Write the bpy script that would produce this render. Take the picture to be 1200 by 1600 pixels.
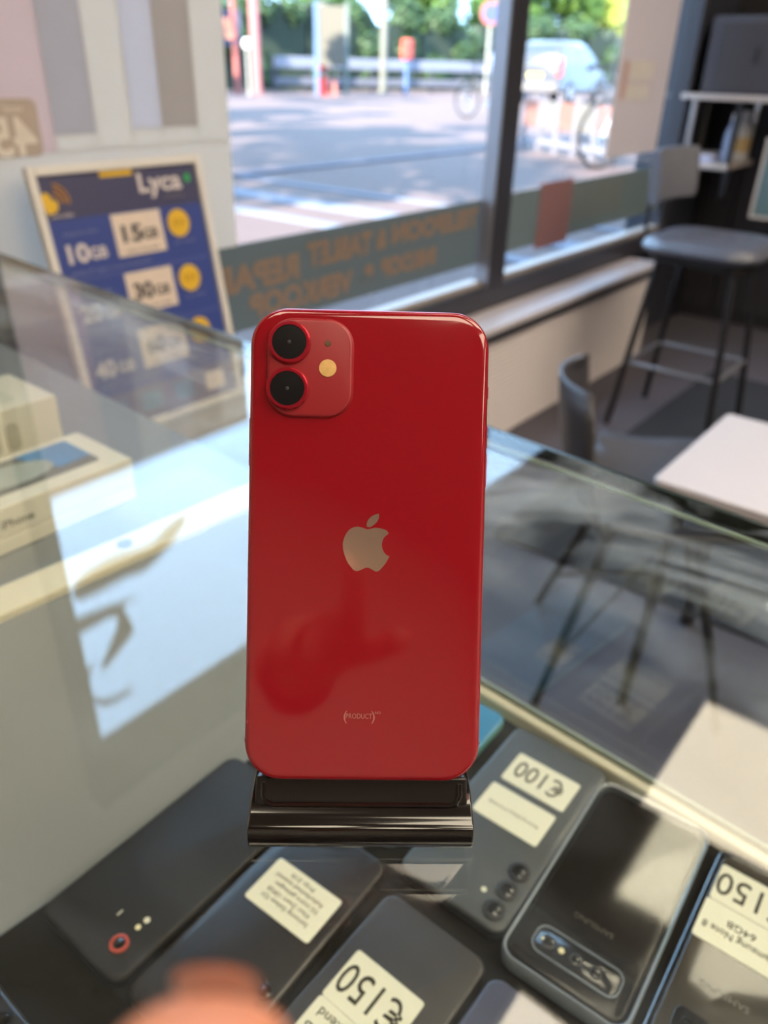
import bpy, bmesh, math, random
from mathutils import Matrix, Vector
random.seed(7)
sc = bpy.context.scene
for o in list(bpy.data.objects):
    bpy.data.objects.remove(o)
COL = sc.collection
PI = math.pi

# ------------------------------------------------------------------ camera
FPX = 1220.0
CAMZ = 1.2
RX = Vector((0.6283, -0.7776, 0.0245)).normalized()      # camera right in world
FW = Vector((0.6822, 0.5356, -0.4977)).normalized()      # viewing direction
RX = (RX - FW * RX.dot(FW)).normalized()
DN = FW.cross(RX).normalized()                            # camera down
CAM = Vector((0, 0, CAMZ))
cd = bpy.data.cameras.new('camera')
cam = bpy.data.objects.new('camera', cd)
COL.objects.link(cam)
cd.sensor_fit = 'HORIZONTAL'
cd.sensor_width = 27.0
cd.lens = FPX / 1200 * 27.0
cd.clip_start = 0.01
cd.clip_end = 300
cd.dof.use_dof = True
cd.dof.focus_distance = 0.2487
cd.dof.aperture_fstop = 9.6
cam.matrix_world = Matrix((
    (RX.x, -DN.x, -FW.x, CAM.x), (RX.y, -DN.y, -FW.y, CAM.y),
    (RX.z, -DN.z, -FW.z, CAM.z), (0, 0, 0, 1)))
sc.camera = cam

# ------------------------------------------------------------------ world, sun, exposure
w = bpy.data.worlds.new('sky')
sc.world = w
w.use_nodes = True
wn = w.node_tree.nodes
wn['Background'].inputs[0].default_value = (0.43, 0.67, 1.0, 1)
wn['Background'].inputs[1].default_value = 5.8
sd = bpy.data.lights.new('sun', 'SUN')
sd.energy = 25.0
sd.angle = math.radians(0.6)
sd.color = (1.0, 0.90, 0.74)
sun = bpy.data.objects.new('sun', sd)
COL.objects.link(sun)
sun.rotation_euler = Vector((-0.80, -0.10, 0.52)).to_track_quat('Z', 'Y').to_euler()
sun.location = (-8, -2, 9)
sc.view_settings.view_transform = 'Standard'
sc.view_settings.look = 'None'
sc.view_settings.gamma = 1.0
sc.view_settings.use_curve_mapping = False
sc.view_settings.exposure = 0.4
LAMP = 5.9                                                # radiance of the ceiling panels

# ------------------------------------------------------------------ colour and materials
def lin(c):
    def f(v):
        v /= 255.0
        return v / 12.92 if v <= 0.04045 else ((v + 0.055) / 1.055) ** 2.4
    return (f(c[0]), f(c[1]), f(c[2]), 1.0)

MATS = {}
def mat(name, col, rough=0.5, metal=0.0, var=0.08, scale=25.0, coat=0.0, bump=0.0, spec=0.5, aniso=None, trans=0.0):
    if name in MATS:
        return MATS[name]
    m = bpy.data.materials.new(name)
    m.use_nodes = True
    nt = m.node_tree
    b = nt.nodes['Principled BSDF']
    c = lin(col)
    tc = nt.nodes.new('ShaderNodeTexCoord')
    nz = nt.nodes.new('ShaderNodeTexNoise')
    nz.inputs['Scale'].default_value = scale
    nz.inputs['Detail'].default_value = 4
    mp = nt.nodes.new('ShaderNodeMapping')
    if aniso:
        mp.inputs['Scale'].default_value = aniso
    nt.links.new(tc.outputs['Object'], mp.inputs[0])
    nt.links.new(mp.outputs[0], nz.inputs['Vector'])
    mx = nt.nodes.new('ShaderNodeMix')
    mx.data_type = 'RGBA'
    mx.inputs[6].default_value = (c[0] * (1 - var), c[1] * (1 - var), c[2] * (1 - var), 1)
    mx.inputs[7].default_value = (min(1, c[0] * (1 + var)), min(1, c[1] * (1 + var)), min(1, c[2] * (1 + var)), 1)
    nt.links.new(nz.outputs[0], mx.inputs[0])
    nt.links.new(mx.outputs[2], b.inputs['Base Color'])
    b.inputs['Roughness'].default_value = rough
    b.inputs['Metallic'].default_value = metal
    b.inputs['Specular IOR Level'].default_value = spec
    b.inputs['Coat Weight'].default_value = coat
    b.inputs['Coat Roughness'].default_value = 0.03
    if bump:
        bp = nt.nodes.new('ShaderNodeBump')
        bp.inputs['Strength'].default_value = bump
        bp.inputs['Distance'].default_value = 0.01
        nt.links.new(nz.outputs[0], bp.inputs['Height'])
        nt.links.new(bp.outputs[0], b.inputs['Normal'])
    if trans:
        tr = nt.nodes.new('ShaderNodeBsdfTranslucent')
        nt.links.new(mx.outputs[2], tr.inputs[0])
        ms = nt.nodes.new('ShaderNodeMixShader')
        ms.inputs[0].default_value = trans
        nt.links.new(b.outputs[0], ms.inputs[1])
        nt.links.new(tr.outputs[0], ms.inputs[2])
        nt.links.new(ms.outputs[0], nt.nodes['Material Output'].inputs[0])
    MATS[name] = m
    return m

def glass(name, tint=(1, 1, 1), f0=0.04, dirt=0.0, dirt_scale=9.0, rough=0.0):
    """thin clear pane: mirror reflection by angle over clear transmission, optional smears"""
    if name in MATS:
        return MATS[name]
    m = bpy.data.materials.new(name)
    m.use_nodes = True
    nt = m.node_tree
    nt.nodes.remove(nt.nodes['Principled BSDF'])
    out = nt.nodes['Material Output']
    lw = nt.nodes.new('ShaderNodeLayerWeight')
    lw.inputs[0].default_value = 0.5
    p = nt.nodes.new('ShaderNodeMath'); p.operation = 'POWER'; p.inputs[1].default_value = 5
    nt.links.new(lw.outputs['Facing'], p.inputs[0])
    q = nt.nodes.new('ShaderNodeMath'); q.operation = 'MULTIPLY_ADD'
    q.inputs[1].default_value = 1 - f0
    q.inputs[2].default_value = f0
    nt.links.new(p.outputs[0], q.inputs[0])
    t = nt.nodes.new('ShaderNodeBsdfTransparent')
    t.inputs[0].default_value = (*tint, 1)
    g = nt.nodes.new('ShaderNodeBsdfGlossy')
    g.inputs['Roughness'].default_value = rough
    g.inputs[0].default_value = (1, 1, 1, 1)
    ms = nt.nodes.new('ShaderNodeMixShader')
    nt.links.new(q.outputs[0], ms.inputs[0])
    nt.links.new(t.outputs[0], ms.inputs[1])
    nt.links.new(g.outputs[0], ms.inputs[2])
    last = ms
    if dirt:
        tc = nt.nodes.new('ShaderNodeTexCoord')
        mp = nt.nodes.new('ShaderNodeMapping')
        mp.inputs['Scale'].default_value = (1.9, 0.8, 1)
        mp.inputs['Rotation'].default_value = (0, 0, 0.75)
        nt.links.new(tc.outputs['Object'], mp.inputs[0])
        n1 = nt.nodes.new('ShaderNodeTexNoise')
        n1.inputs['Scale'].default_value = dirt_scale
        n1.inputs['Detail'].default_value = 6
        n1.inputs['Distortion'].default_value = 1.6
        nt.links.new(mp.outputs[0], n1.inputs['Vector'])
        r1 = nt.nodes.new('ShaderNodeValToRGB')
        r1.color_ramp.elements[0].position = 0.47
        r1.color_ramp.elements[0].color = (0, 0, 0, 1)
        r1.color_ramp.elements[1].position = 0.86
        r1.color_ramp.elements[1].color = (1, 1, 1, 1)
        nt.links.new(n1.outputs[0], r1.inputs[0])
        # fine dust specks
        v = nt.nodes.new('ShaderNodeTexVoronoi')
        v.inputs['Scale'].default_value = 190
        nt.links.new(tc.outputs['Object'], v.inputs['Vector'])
        r2 = nt.nodes.new('ShaderNodeValToRGB')
        r2.color_ramp.elements[0].position = 0.0
        r2.color_ramp.elements[0].color = (1, 1, 1, 1)
        r2.color_ramp.elements[1].position = 0.035
        r2.color_ramp.elements[1].color = (0, 0, 0, 1)
        nt.links.new(v.outputs['Distance'], r2.inputs[0])
        ad = nt.nodes.new('ShaderNodeMath'); ad.operation = 'MULTIPLY_ADD'
        nt.links.new(r2.outputs[0], ad.inputs[0])
        ad.inputs[1].default_value = 0.8
        nt.links.new(r1.outputs[0], ad.inputs[2])
        ml = nt.nodes.new('ShaderNodeMath'); ml.operation = 'MULTIPLY'
        sx = nt.nodes.new('ShaderNodeSeparateXYZ')
        nt.links.new(tc.outputs['Object'], sx.inputs[0])
        mr = nt.nodes.new('ShaderNodeMapRange')
        mr.interpolation_type = 'SMOOTHSTEP'
        mr.inputs['From Min'].default_value = -0.20
        mr.inputs['From Max'].default_value = -0.04
        mr.inputs['To Min'].default_value = 0.10 * dirt
        mr.inputs['To Max'].default_value = dirt
        nt.links.new(sx.outputs[0], mr.inputs['Value'])
        nt.links.new(ad.outputs[0], ml.inputs[0])
        nt.links.new(mr.outputs[0], ml.inputs[1])
        df = nt.nodes.new('ShaderNodeBsdfDiffuse')
        df.inputs[0].default_value = (0.60, 0.70, 0.82, 1)
        m2 = nt.nodes.new('ShaderNodeMixShader')
        nt.links.new(ml.outputs[0], m2.inputs[0])
        nt.links.new(ms.outputs[0], m2.inputs[1])
        nt.links.new(df.outputs[0], m2.inputs[2])
        last = m2
    nt.links.new(last.outputs[0], out.inputs[0])
    MATS[name] = m
    return m

def glow(name, col, strength):
    if name in MATS:
        return MATS[name]
    m = bpy.data.materials.new(name)
    m.use_nodes = True
    nt = m.node_tree
    nt.nodes.remove(nt.nodes['Principled BSDF'])
    e = nt.nodes.new('ShaderNodeEmission')
    e.inputs[0].default_value = (*col, 1)
    e.inputs[1].default_value = strength
    nt.links.new(e.outputs[0], nt.nodes['Material Output'].inputs[0])
    MATS[name] = m
    return m

# ------------------------------------------------------------------ mesh helpers
class MB:
    def __init__(s):
        s.v = []; s.f = []
    def add(s, vs, fs):
        o = len(s.v)
        s.v += [tuple(p) for p in vs]
        s.f += [tuple(i + o for i in f) for f in fs]
        return s
    def box(s, x0, x1, y0, y1, z0, z1):
        v = [(x, y, z) for z in (z0, z1) for y in (y0, y1) for x in (x0, x1)]
        return s.add(v, [(0, 2, 3, 1), (4, 5, 7, 6), (0, 1, 5, 4), (2, 6, 7, 3), (0, 4, 6, 2), (1, 3, 7, 5)])
    def loft(s, rings, cap0=True, cap1=True, closed=True):
        n = len(rings[0]); vs = []; fs = []
        for r in rings: vs += r
        for k in range(len(rings) - 1):
            for i in range(n if closed else n - 1):
                j = (i + 1) % n
                fs.append((k * n + i, k * n + j, (k + 1) * n + j, (k + 1) * n + i))
        if cap0: fs.append(tuple(reversed(range(n))))
        if cap1: fs.append(tuple((len(rings) - 1) * n + i for i in range(n)))
        return s.add(vs, fs)
    def prism(s, pts, z0, z1, axis='z'):
        def P(a, b, c):
            return (a, b, c) if axis == 'z' else ((a, c, b) if axis == 'y' else (c, a, b))
        return s.loft([[P(a, b, z0) for a, b in pts], [P(a, b, z1) for a, b in pts]])
    def cyl(s, p, r, h, n=24, axis='z', r2=None):
        r2 = r if r2 is None else r2
        def P(a, b, c):
            q = (a, b, c) if axis == 'z' else ((a, c, b) if axis == 'y' else (c, a, b))
            return (p[0] + q[0], p[1] + q[1], p[2] + q[2])
        a = [P(r * math.cos(2 * PI * i / n), r * math.sin(2 * PI * i / n), 0) for i in range(n)]
        b = [P(r2 * math.cos(2 * PI * i / n), r2 * math.sin(2 * PI * i / n), h) for i in range(n)]
        return s.loft([a, b])
    def lathe(s, prof, n=24, c=(0, 0, 0)):
        rings = [[(c[0] + max(r, 1e-5) * math.cos(2 * PI * i / n), c[1] + max(r, 1e-5) * math.sin(2 * PI * i / n), c[2] + z) for i in range(n)] for r, z in prof]
        return s.loft(rings)
    def tube(s, pts, r, n=8, closed=False):
        pts = [Vector(p) for p in pts]
        rs = r if isinstance(r, (list, tuple)) else [r] * len(pts)
        rings = []
        ref = None
        N = len(pts)
        for i, p in enumerate(pts):
            if closed:
                d = (pts[(i + 1) % N] - pts[i - 1]).normalized()
            else:
                d = (pts[min(i + 1, N - 1)] - pts[max(i - 1, 0)]).normalized()
            if ref is None:
                ref = d.orthogonal().normalized()
            ref = (ref - d * ref.dot(d)).normalized()
            u = d.cross(ref)
            rings.append([tuple(p + (ref * math.cos(2 * PI * k / n) + u * math.sin(2 * PI * k / n)) * rs[i]) for k in range(n)])
        if closed:
            rings.append(rings[0])
            return s.loft(rings, False, False)
        return s.loft(rings)
    def mesh(s, name):
        me = bpy.data.meshes.new(name)
        me.from_pydata(s.v, [], s.f)
        bm = bmesh.new(); bm.from_mesh(me)
        bmesh.ops.recalc_face_normals(bm, faces=bm.faces)
        bm.to_mesh(me); bm.free()
        return me
    def build(s, name, m, parent=None, smooth=False, bevel=0.0, seg=2, loc=None, rot=None):
        o = bpy.data.objects.new(name, s.mesh(name))
        o.data.materials.append(m)
        COL.objects.link(o)
        if parent is not None: o.parent = parent
        if loc: o.location = loc
        if rot: o.rotation_euler = rot
        if smooth:
            for p in o.data.polygons: p.use_smooth = True
            o.data.set_sharp_from_angle(angle=math.radians(40))
        if bevel:
            b = o.modifiers.new('bevel', 'BEVEL')
            b.width = bevel; b.segments = seg; b.limit_method = 'ANGLE'; b.angle_limit = math.radians(35)
        return o

def rr(w, h, r, n=6, cx=0.0, cy=0.0):
    r = min(r, w / 2 - 1e-6, h / 2 - 1e-6)
    out = []
    for sx, sy, a0 in ((1, 1, 0), (-1, 1, 90), (-1, -1, 180), (1, -1, 270)):
        for k in range(n + 1):
            a = math.radians(a0 + 90 * k / n)
            out.append((cx + sx * (w / 2 - r) + r * math.cos(a), cy + sy * (h / 2 - r) + r * math.sin(a)))
    return out

def slab(w, h, r, levels, n=6, cx=0, cy=0):
    """stack of rounded rectangles: levels = [(z, inset)]"""
    return MB().loft([[(x, y, z) for x, y in rr(w - 2 * i, h - 2 * i, max(r - i, 0.0004), n, cx, cy)] for z, i in levels])

def smooth_closed(pts, corners=(), n=5):
    N = len(pts); out = []
    for i in range(N):
        p0, p1, p2, p3 = pts[i - 1], pts[i], pts[(i + 1) % N], pts[(i + 2) % N]
        if i in corners: p0 = p1
        if (i + 1) % N in corners: p3 = p2
        for k in range(n):
            t = k / n
            out.append(tuple(0.5 * (2 * p1[c] + (p2[c] - p0[c]) * t + (2 * p0[c] - 5 * p1[c] + 4 * p2[c] - p3[c]) * t * t + (3 * p1[c] - p0[c] - 3 * p2[c] + p3[c]) * t ** 3) for c in (0, 1)))
    return out

TXT = {}
def text(name, s, size, m, parent, loc, rot=(0, 0, 0), align='CENTER', width=None, mirror=False, thick=0.0, space=1.0):
    cu = bpy.data.curves.new(name, 'FONT')
    cu.body = s; cu.size = size; cu.align_x = align; cu.align_y = 'CENTER'
    cu.resolution_u = 3; cu.offset = thick; cu.space_character = space
    cu.extrude = size * 0.006
    t = bpy.data.objects.new('tmp', cu)
    COL.objects.link(t)
    me = bpy.data.meshes.new_from_object(t)
    COL.objects.unlink(t); bpy.data.objects.remove(t)
    me.materials.clear(); me.materials.append(m)
    if width:
        xs = [v.co.x for v in me.vertices]
        k = width / (max(xs) - min(xs))
        for v in me.vertices: v.co.x *= k
    if mirror:
        for v in me.vertices: v.co.x *= -1
        me.flip_normals()
    me.name = name
    o = bpy.data.objects.new(name, me)
    COL.objects.link(o)
    o.parent = parent; o.location = loc; o.rotation_euler = rot
    return o

def tag(o, label=None, cat=None, group=None, kind=None):
    if label: o['label'] = label
    if cat: o['category'] = cat
    if group: o['group'] = group
    if kind: o['kind'] = kind
    return o
def thing(name, label, cat, loc=(0, 0, 0), rot=(0, 0, 0), group=None):
    o = bpy.data.objects.new(name, None)
    o.empty_display_size = 0.05
    COL.objects.link(o)
    o.location = loc; o.rotation_euler = rot
    return tag(o, label, cat, group)
def struct(o):
    o['kind'] = 'structure'; return o
def structure(name, loc=(0, 0, 0)):
    o = bpy.data.objects.new(name, None)
    COL.objects.link(o); o.location = loc
    return struct(o)

def on_ground(px, py, z=0.2):
    """a spot on level ground seen at this place in the photograph"""
    d = RX * (px - 600) + DN * (py - 800) + FW * FPX
    t = (z - CAMZ) / d.z
    return CAM + d * t

# common materials
WHITE = mat('white_paint', (226, 221, 214), 0.6, var=0.03)
ANTH = mat('anthracite_metal', (56, 55, 64), 0.38, var=0.06)
BLACK = mat('black_plastic', (24, 23, 26), 0.35, var=0.1)
INK = mat('black_ink', (52, 48, 38), 0.8, var=0.05)
STICK = mat('cream_sticker_paper', (236, 234, 212), 0.7, var=0.02)
CHROME = mat('steel', (190, 190, 192), 0.25, metal=1.0)

# ================================================================== THE SETTING
YW = 1.5          # plane of the shop window
XE = 4.55         # end wall
XL, YB, ZC = -2.6, -4.2, 2.7
FLOOR = mat('grey_floor_vinyl', (92, 88, 98), 0.55, var=0.14, scale=40)
struct(MB().box(XL, XE, YB, YW + 0.1, -0.08, 0).build('floor', FLOOR))
tile_m = mat('white_ceiling_tile', (140, 135, 128), 0.9, var=0.03, scale=60)
struct(MB().box(XL, XE, YB, YW + 0.1, ZC + 0.02, ZC + 0.1).build('ceiling', tile_m))
wall_m = mat('warm_white_wall', (228, 221, 210), 0.85, var=0.04, scale=4)
struct(MB().box(XL - 0.1, XL, YB, YW + 0.1, 0, ZC + 0.1).build('wall_left', wall_m))
struct(MB().box(XL, XE, YB - 0.1, YB, 0, ZC + 0.1).build('wall_back', wall_m))
dark_wall = mat('dark_wall', (45, 43, 50), 0.6, var=0.1, scale=6)
we = struct(MB().box(XE, XE + 0.1, YB, YW + 0.1, 0, ZC + 0.1).build('wall_right', dark_wall))
for k in range(11):                                     # vertical boards on the dark end wall
    MB().box(XE - 0.022, XE, YW - 0.2 * k - 0.2, YW - 0.2 * k - 0.012, 0.06, ZC - 0.02).build('board', dark_wall, we, bevel=0.004)
ww = structure('wall_front')
MB().box(XL, 0.66, YW, YW + 0.06, 0, ZC + 0.1).build('wall_panel', wall_m, ww)
MB().box(4.04, XE, YW - 0.02, YW + 0.16, 0, ZC + 0.1).build('wall_panel', mat('blue_black_wall', (52, 54, 66), 0.55), ww)
MB().box(0.66, 4.04, YW, YW + 0.16, 0, 0.44).build('wall_panel', dark_wall, ww)
MB().box(0.66, 4.04, YW, YW + 0.10, 2.52, ZC + 0.1).build('wall_panel', wall_m, ww)

# window frame and panes
GL = glass('window_glass', (0.97, 0.985, 0.98), 0.035)
ALU = mat('pale_aluminium', (150, 146, 152), 0.4, metal=0.6)
tr = structure('trim_1')
MB().box(0.66, 4.04, YW - 0.05, YW + 0.06, 0.44, 0.525).build('bottom_rail', ANTH, tr, bevel=0.006)
MB().box(0.66, 4.04, YW - 0.05, YW + 0.02, 2.345, 2.52).build('top_rail', ANTH, tr, bevel=0.006)
MB().box(0.66, 0.70, YW - 0.05, YW + 0.06, 0.525, 2.345).build('jamb', ANTH, tr, bevel=0.006)
MB().box(4.0, 4.045, YW - 0.05, YW + 0.06, 0.525, 2.345).build('jamb', ANTH, tr, bevel=0.006)
MB().box(2.400, 2.514, YW - 0.05, YW + 0.005, 0.525, 2.345).build('mullion', ANTH, tr, bevel=0.008)
MB().box(2.395, 2.3998, YW - 0.05, YW + 0.003, 0.525, 2.345).build('glazing_bead', ALU, tr, bevel=0.004)
MB().box(0.70, 2.395, YW - 0.028, YW + 0.02, 0.525, 0.545).build('glazing_bead', mat('pale_bead', (170, 160, 155), 0.5), tr, bevel=0.003)
MB().box(2.514, 4.0, YW - 0.028, YW + 0.02, 0.525, 0.545).build('glazing_bead', mat('pale_bead', (170, 160, 155), 0.5), tr, bevel=0.003)
w1 = structure('window_1')
MB().box(0.70, 2.40, YW + 0.004, YW + 0.010, 0.525, 2.345).build('pane', GL, w1)
w2 = structure('window_2')
MB().box(2.514, 4.0, YW + 0.004, YW + 0.010, 0.525, 2.345).build('pane', GL, w2)

# printed bands along the foot of both panes, lettering seen from behind
BAND = mat('teal_grey_vinyl', (100, 116, 130), 0.6, var=0.06, scale=8)
LET = mat('brown_vinyl_letter', (146, 124, 112), 0.6, var=0.08, scale=12)
b1 = thing('window_band', 'dark teal window band with mirrored brown lettering, left of the mullion', 'window sticker', (0, YW - 0.001, 0))
MB().box(0.71, 2.392, 0.0, 0.003, 0.628, 0.812).build('band_sheet', BAND, b1)
MB().box(0.71, 2.392, 0.0, 0.003, 0.600, 0.6279).build('band_sheet', BAND, b1)
RF = (PI / 2, 0, 0)
for s_, x0, x1, zc, hh in (('TELEFOON', 1.905, 2.375, 0.757, 0.075), ('&', 1.832, 1.885, 0.752, 0.075), ('TABLET', 1.545, 1.815, 0.748, 0.082),
                           ('REPARATIE', 1.02, 1.515, 0.728, 0.086)):
    text('lettering', s_, hh, LET, b1, ((x0 + x1) / 2, -0.002, zc), RF, width=x1 - x0, mirror=True, thick=0.004)
for s_, x0, x1, zc, hh in (('INKOOP', 1.86, 2.14, 0.665, 0.072), ('&', 1.765, 1.835, 0.66, 0.072), ('VERKOOP', 1.33, 1.73, 0.652, 0.08)):
    text('lettering', s_, hh, LET, b1, ((x0 + x1) / 2, -0.002, zc), RF, width=x1 - x0, mirror=True, thick=0.004)
b2 = thing('window_band', 'grey-green window band with a dull red block, right of the mullion', 'window sticker', (0, YW - 0.001, 0))
MB().box(2.52, 3.99, 0, 0.003, 0.612, 0.815).build('band_sheet', mat('green_grey_vinyl', (110, 126, 134), 0.6), b2)
MB().box(2.80, 3.06, -0.002, 0.003, 0.59, 0.83).build('red_block', mat('dull_red_vinyl', (146, 106, 108), 0.6), b2)
MB().box(3.06, 3.55, -0.0015, 0.003, 0.66, 0.80).build('brown_block', mat('olive_vinyl', (116, 124, 126), 0.6), b2)

# white film with pale stripes on the left pane
FIL = mat('cream_window_film', (230, 221, 212), 0.7, var=0.02, trans=0.5)
fm = thing('window_film', 'cream window film with pale vertical stripes on the left pane', 'window film', (0, YW - 0.006, 0))
MB().box(0.702, 1.301, 0, 0.003, 0.811, 1.040).build('film_sheet', FIL, fm)
for x0, x1, zb, c in ((0.702, 0.8735, 1.040, (226, 206, 203)), (0.8735, 0.962, 1.069, (202, 194, 194)), (0.962, 1.045, 1.040, None),
                      (1.045, 1.120, 1.073, (220, 214, 216)), (1.120, 1.212, 1.075, (198, 186, 178)), (1.212, 1.301, 1.040, None)):
    if c:
        MB().box(x0, x1, 0, 0.003, zb, 1.600).build('stripe', mat('film_stripe_%d' % c[0], c, 0.7, var=0.03, trans=0.5), fm)
        if zb > 1.041:
            MB().box(x0, x1, 0, 0.003, 1.040, zb).build('film_sheet', FIL, fm)
    else:
        MB().box(x0, x1, 0, 0.003, zb, 1.600).build('film_sheet', FIL, fm)
pl = MB().prism(rr(0.14, 0.095, 0.014, 4, 0.775, 1.083), -0.002, 0, 'y').build('price_patch', mat('taupe_patch', (186, 170, 160), 0.7), fm)
text('lettering', '45', 0.088, mat('cream_letter', (230, 220, 212), 0.7), pl, (0.790, -0.0026, 1.066), RF, mirror=True, thick=0.002)
text('lettering', 'vanaf', 0.018, mat('cream_letter', (230, 220, 212), 0.7), pl, (0.800, -0.0026, 1.115), RF, mirror=True)

# dark lettering pieces high on the left pane (they show in the counter top as silhouettes)
SIL = mat('taupe_silhouette', (120, 112, 100), 0.8)
hd = thing('window_lettering', 'curved taupe lettering high on the left window pane', 'window sticker', (0, YW - 0.003, 0))
for pts in ([(1.074, 1.795), (1.003, 1.859), (0.923, 1.893), (0.867, 1.886), (0.746, 1.886), (0.726, 1.855), (0.751, 1.826), (0.832, 1.812), (0.948, 1.826), (1.012, 1.797)],
            [(0.898, 1.962), (0.847, 1.964), (0.866, 2.045), (0.836, 2.074), (0.772, 2.113), (0.76, 2.104), (0.829, 1.985), (0.716, 1.977), (0.705, 1.979), (0.705, 1.93), (0.823, 1.943)],
            [(0.748, 2.089), (0.725, 2.105), (0.719, 2.174), (0.761, 2.216), (0.827, 2.224), (0.817, 2.238), (0.751, 2.234), (0.717, 2.188), (0.703, 2.128), (0.714, 2.09)]):
    MB().prism(smooth_closed(pts, n=3), 0, 0.002, 'y').build('letter', SIL, hd)

# paper banner in the right pane
pb = thing('paper_banner', 'tall beige paper banner hanging in the right window pane', 'banner', (0, YW - 0.012, 0))
PAPER = mat('beige_paper', (224, 208, 202), 0.8, var=0.04, scale=5, trans=0.4)
MB().box(3.297, 3.822, 0, 0.004, 0.885, 2.05).build('banner_sheet', PAPER, pb)
pale = mat('pale_print', (228, 220, 216), 0.8)
for z0, z1, x0, x1 in ((1.17, 1.235, 3.41, 3.64), (1.10, 1.15, 3.40, 3.62)):
    MB().box(x0, x1, -0.0015, 0, z0, z1).build('print_block', pale, pb)
MB().box(3.345, 3.39, -0.0015, 0, 1.10, 1.235).build('print_block', mat('pale_red_print', (208, 172, 166), 0.8), pb)

# ================================================================== CEILING LIGHTS
LM = glow('warm_led_diffuser', (1.0, 0.86, 0.64), LAMP)
def ceiling_light(x, y, label, hx=0.30):
    t = thing('ceiling_light', label, 'ceiling light', (x, y, ZC), group='square ceiling lights')
    MB().box(-hx + 0.008, hx - 0.008, -0.292, 0.292, -0.004, 0.010).build('diffuser', LM, t)
    f = MB()
    for a in ((-hx, hx, -0.30, -0.288), (-hx, hx, 0.288, 0.30), (-hx, -hx + 0.012, -0.288, 0.288), (hx - 0.012, hx, -0.288, 0.288)):
        f.box(*a, -0.012, 0.019)
    f.build('frame', WHITE, t)
for x, y, l in ((3.375, 0.085, 'square warm ceiling light nearest the dark end wall'),
                (2.075, 0.085, 'square warm ceiling light mirrored beside the price tags'),
                (0.775, 0.085, 'square warm ceiling light over the glass counter'),
                (-0.525, 0.085, 'square warm ceiling light left of the counter'),
                (3.375, -0.815, 'added second-row fill panel nearest the dark end wall'),
                (2.075, -0.815, 'added second-row fill panel, second from the dark end wall'),
                (0.775, -0.815, 'added second-row fill panel, third from the dark end wall'),
                (-0.525, -0.815, 'added second-row fill panel farthest from the dark end wall'),
                (2.725, -1.715, 'added third-row fill panel nearest the dark end wall'),
                (1.425, -1.715, 'added third-row fill panel in the middle of its row'),
                (0.125, -1.715, 'added third-row fill panel farthest from the dark end wall'),
                (2.075, -2.915, 'added back-row fill panel nearest the dark end wall'),
                (0.125, -2.915, 'added back-row fill panel farthest from the dark end wall')):
    ceiling_light(x, y, l, 0.30 if y > 0 or x < 0 else 0.60)  # rear rows are unseen panels added to brighten the room

# ================================================================== DISPLAY COUNTER
GZ = 0.98
ANG = -math.atan2(0.0622, 0.998)
ctr = thing('display_counter', 'glass display counter with white rails holding phones under its top', 'counter', (0.4295, 0, 0), (0, 0, ANG))
CG = glass('counter_glass', (0.975, 0.985, 0.975), 0.045, dirt=0.5, dirt_scale=7.0)
CG2 = glass('counter_side_glass', (0.96, 0.975, 0.965), 0.04)
EDGE = mat('pale_green_glass_edge', (176, 196, 182), 0.2, var=0.1, coat=0.5)
RAIL = mat('cream_rail', (228, 222, 198), 0.5, var=0.03)
DECK = mat('grey_white_shelf', (132, 138, 145), 0.6, var=0.05, scale=5)
PADM = mat('black_felt', (24, 22, 21), 0.95, var=0.35, scale=900, bump=0.15)
BODY = mat('dark_counter_body', (50, 48, 50), 0.6)
MB().box(-0.66, -0.004, -1.2, 1.12, GZ - 0.008, GZ).build('top_glass', CG, ctr)
MB().box(-0.006, 0.0, -1.2, 1.12, 0.752, GZ - 0.0085).build('front_glass', CG2, ctr)
MB().box(-0.004, 0.0, -1.2, 1.12, GZ - 0.008, GZ).build('glass_edge', mat('dark_glass_edge', (42, 52, 52), 0.25), ctr)
MB().box(-0.0085, -0.0062, -1.2, 1.12, GZ - 0.0105, GZ - 0.0085).build('edge_strip', EDGE, ctr)
MB().box(-0.66, 0.0, -1.2, 1.12, 0.08, 0.738).build('counter_body', BODY, ctr)
MB().box(-0.64, -0.02, -1.18, 1.10, 0.0, 0.08).build('plinth', BLACK, ctr)
MB().box(-0.66, 0.0, -1.2, 1.12, 0.738, 0.745).build('shelf', DECK, ctr)
MB().box(-0.64, -0.012, -1.15, 0.318, 0.745, 0.748).build('display_pad', PADM, ctr)
MB().box(-0.0170, -0.0085, -1.2, 0.46, 0.745, 0.760).build('front_rail', RAIL, ctr, bevel=0.002)
MB().box(-0.0083, -0.0062, -1.2, 0.46, 0.745, 0.764).build('front_rail', mat('grey_rail', (160, 172, 166), 0.4), ctr)
MB().box(-0.66, -0.66 + 0.006, -1.2, 1.12, 0.745, GZ - 0.008).build('rear_glass', CG2, ctr)
MB().box(-0.654, -0.008, 1.112, 1.118, 0.745, GZ - 0.008).build('end_glass', CG2, ctr)
# raised display step
MB().box(-0.64, -0.016, 0.452, 1.10, 0.745, 0.860).build('display_step', DECK, ctr)
MB().prism([(0.322, 0.7452), (0.4515, 0.7452), (0.4515, 0.862), (0.446, 0.862)], -0.64, -0.0175, 'x').build('display_ramp', DECK, ctr)  # slope added so the front of the step is lit evenly
st = MB().box(-0.64, -0.016, 0.448, 0.482, 0.856, 0.868).build('step_rail', RAIL, ctr, bevel=0.002)
MB().cyl((-0.178, 0.468, 0.868), 0.006, 0.0012, 20).build('screw_cap', mat('grey_cap', (120, 120, 112), 0.5), st)

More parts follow.
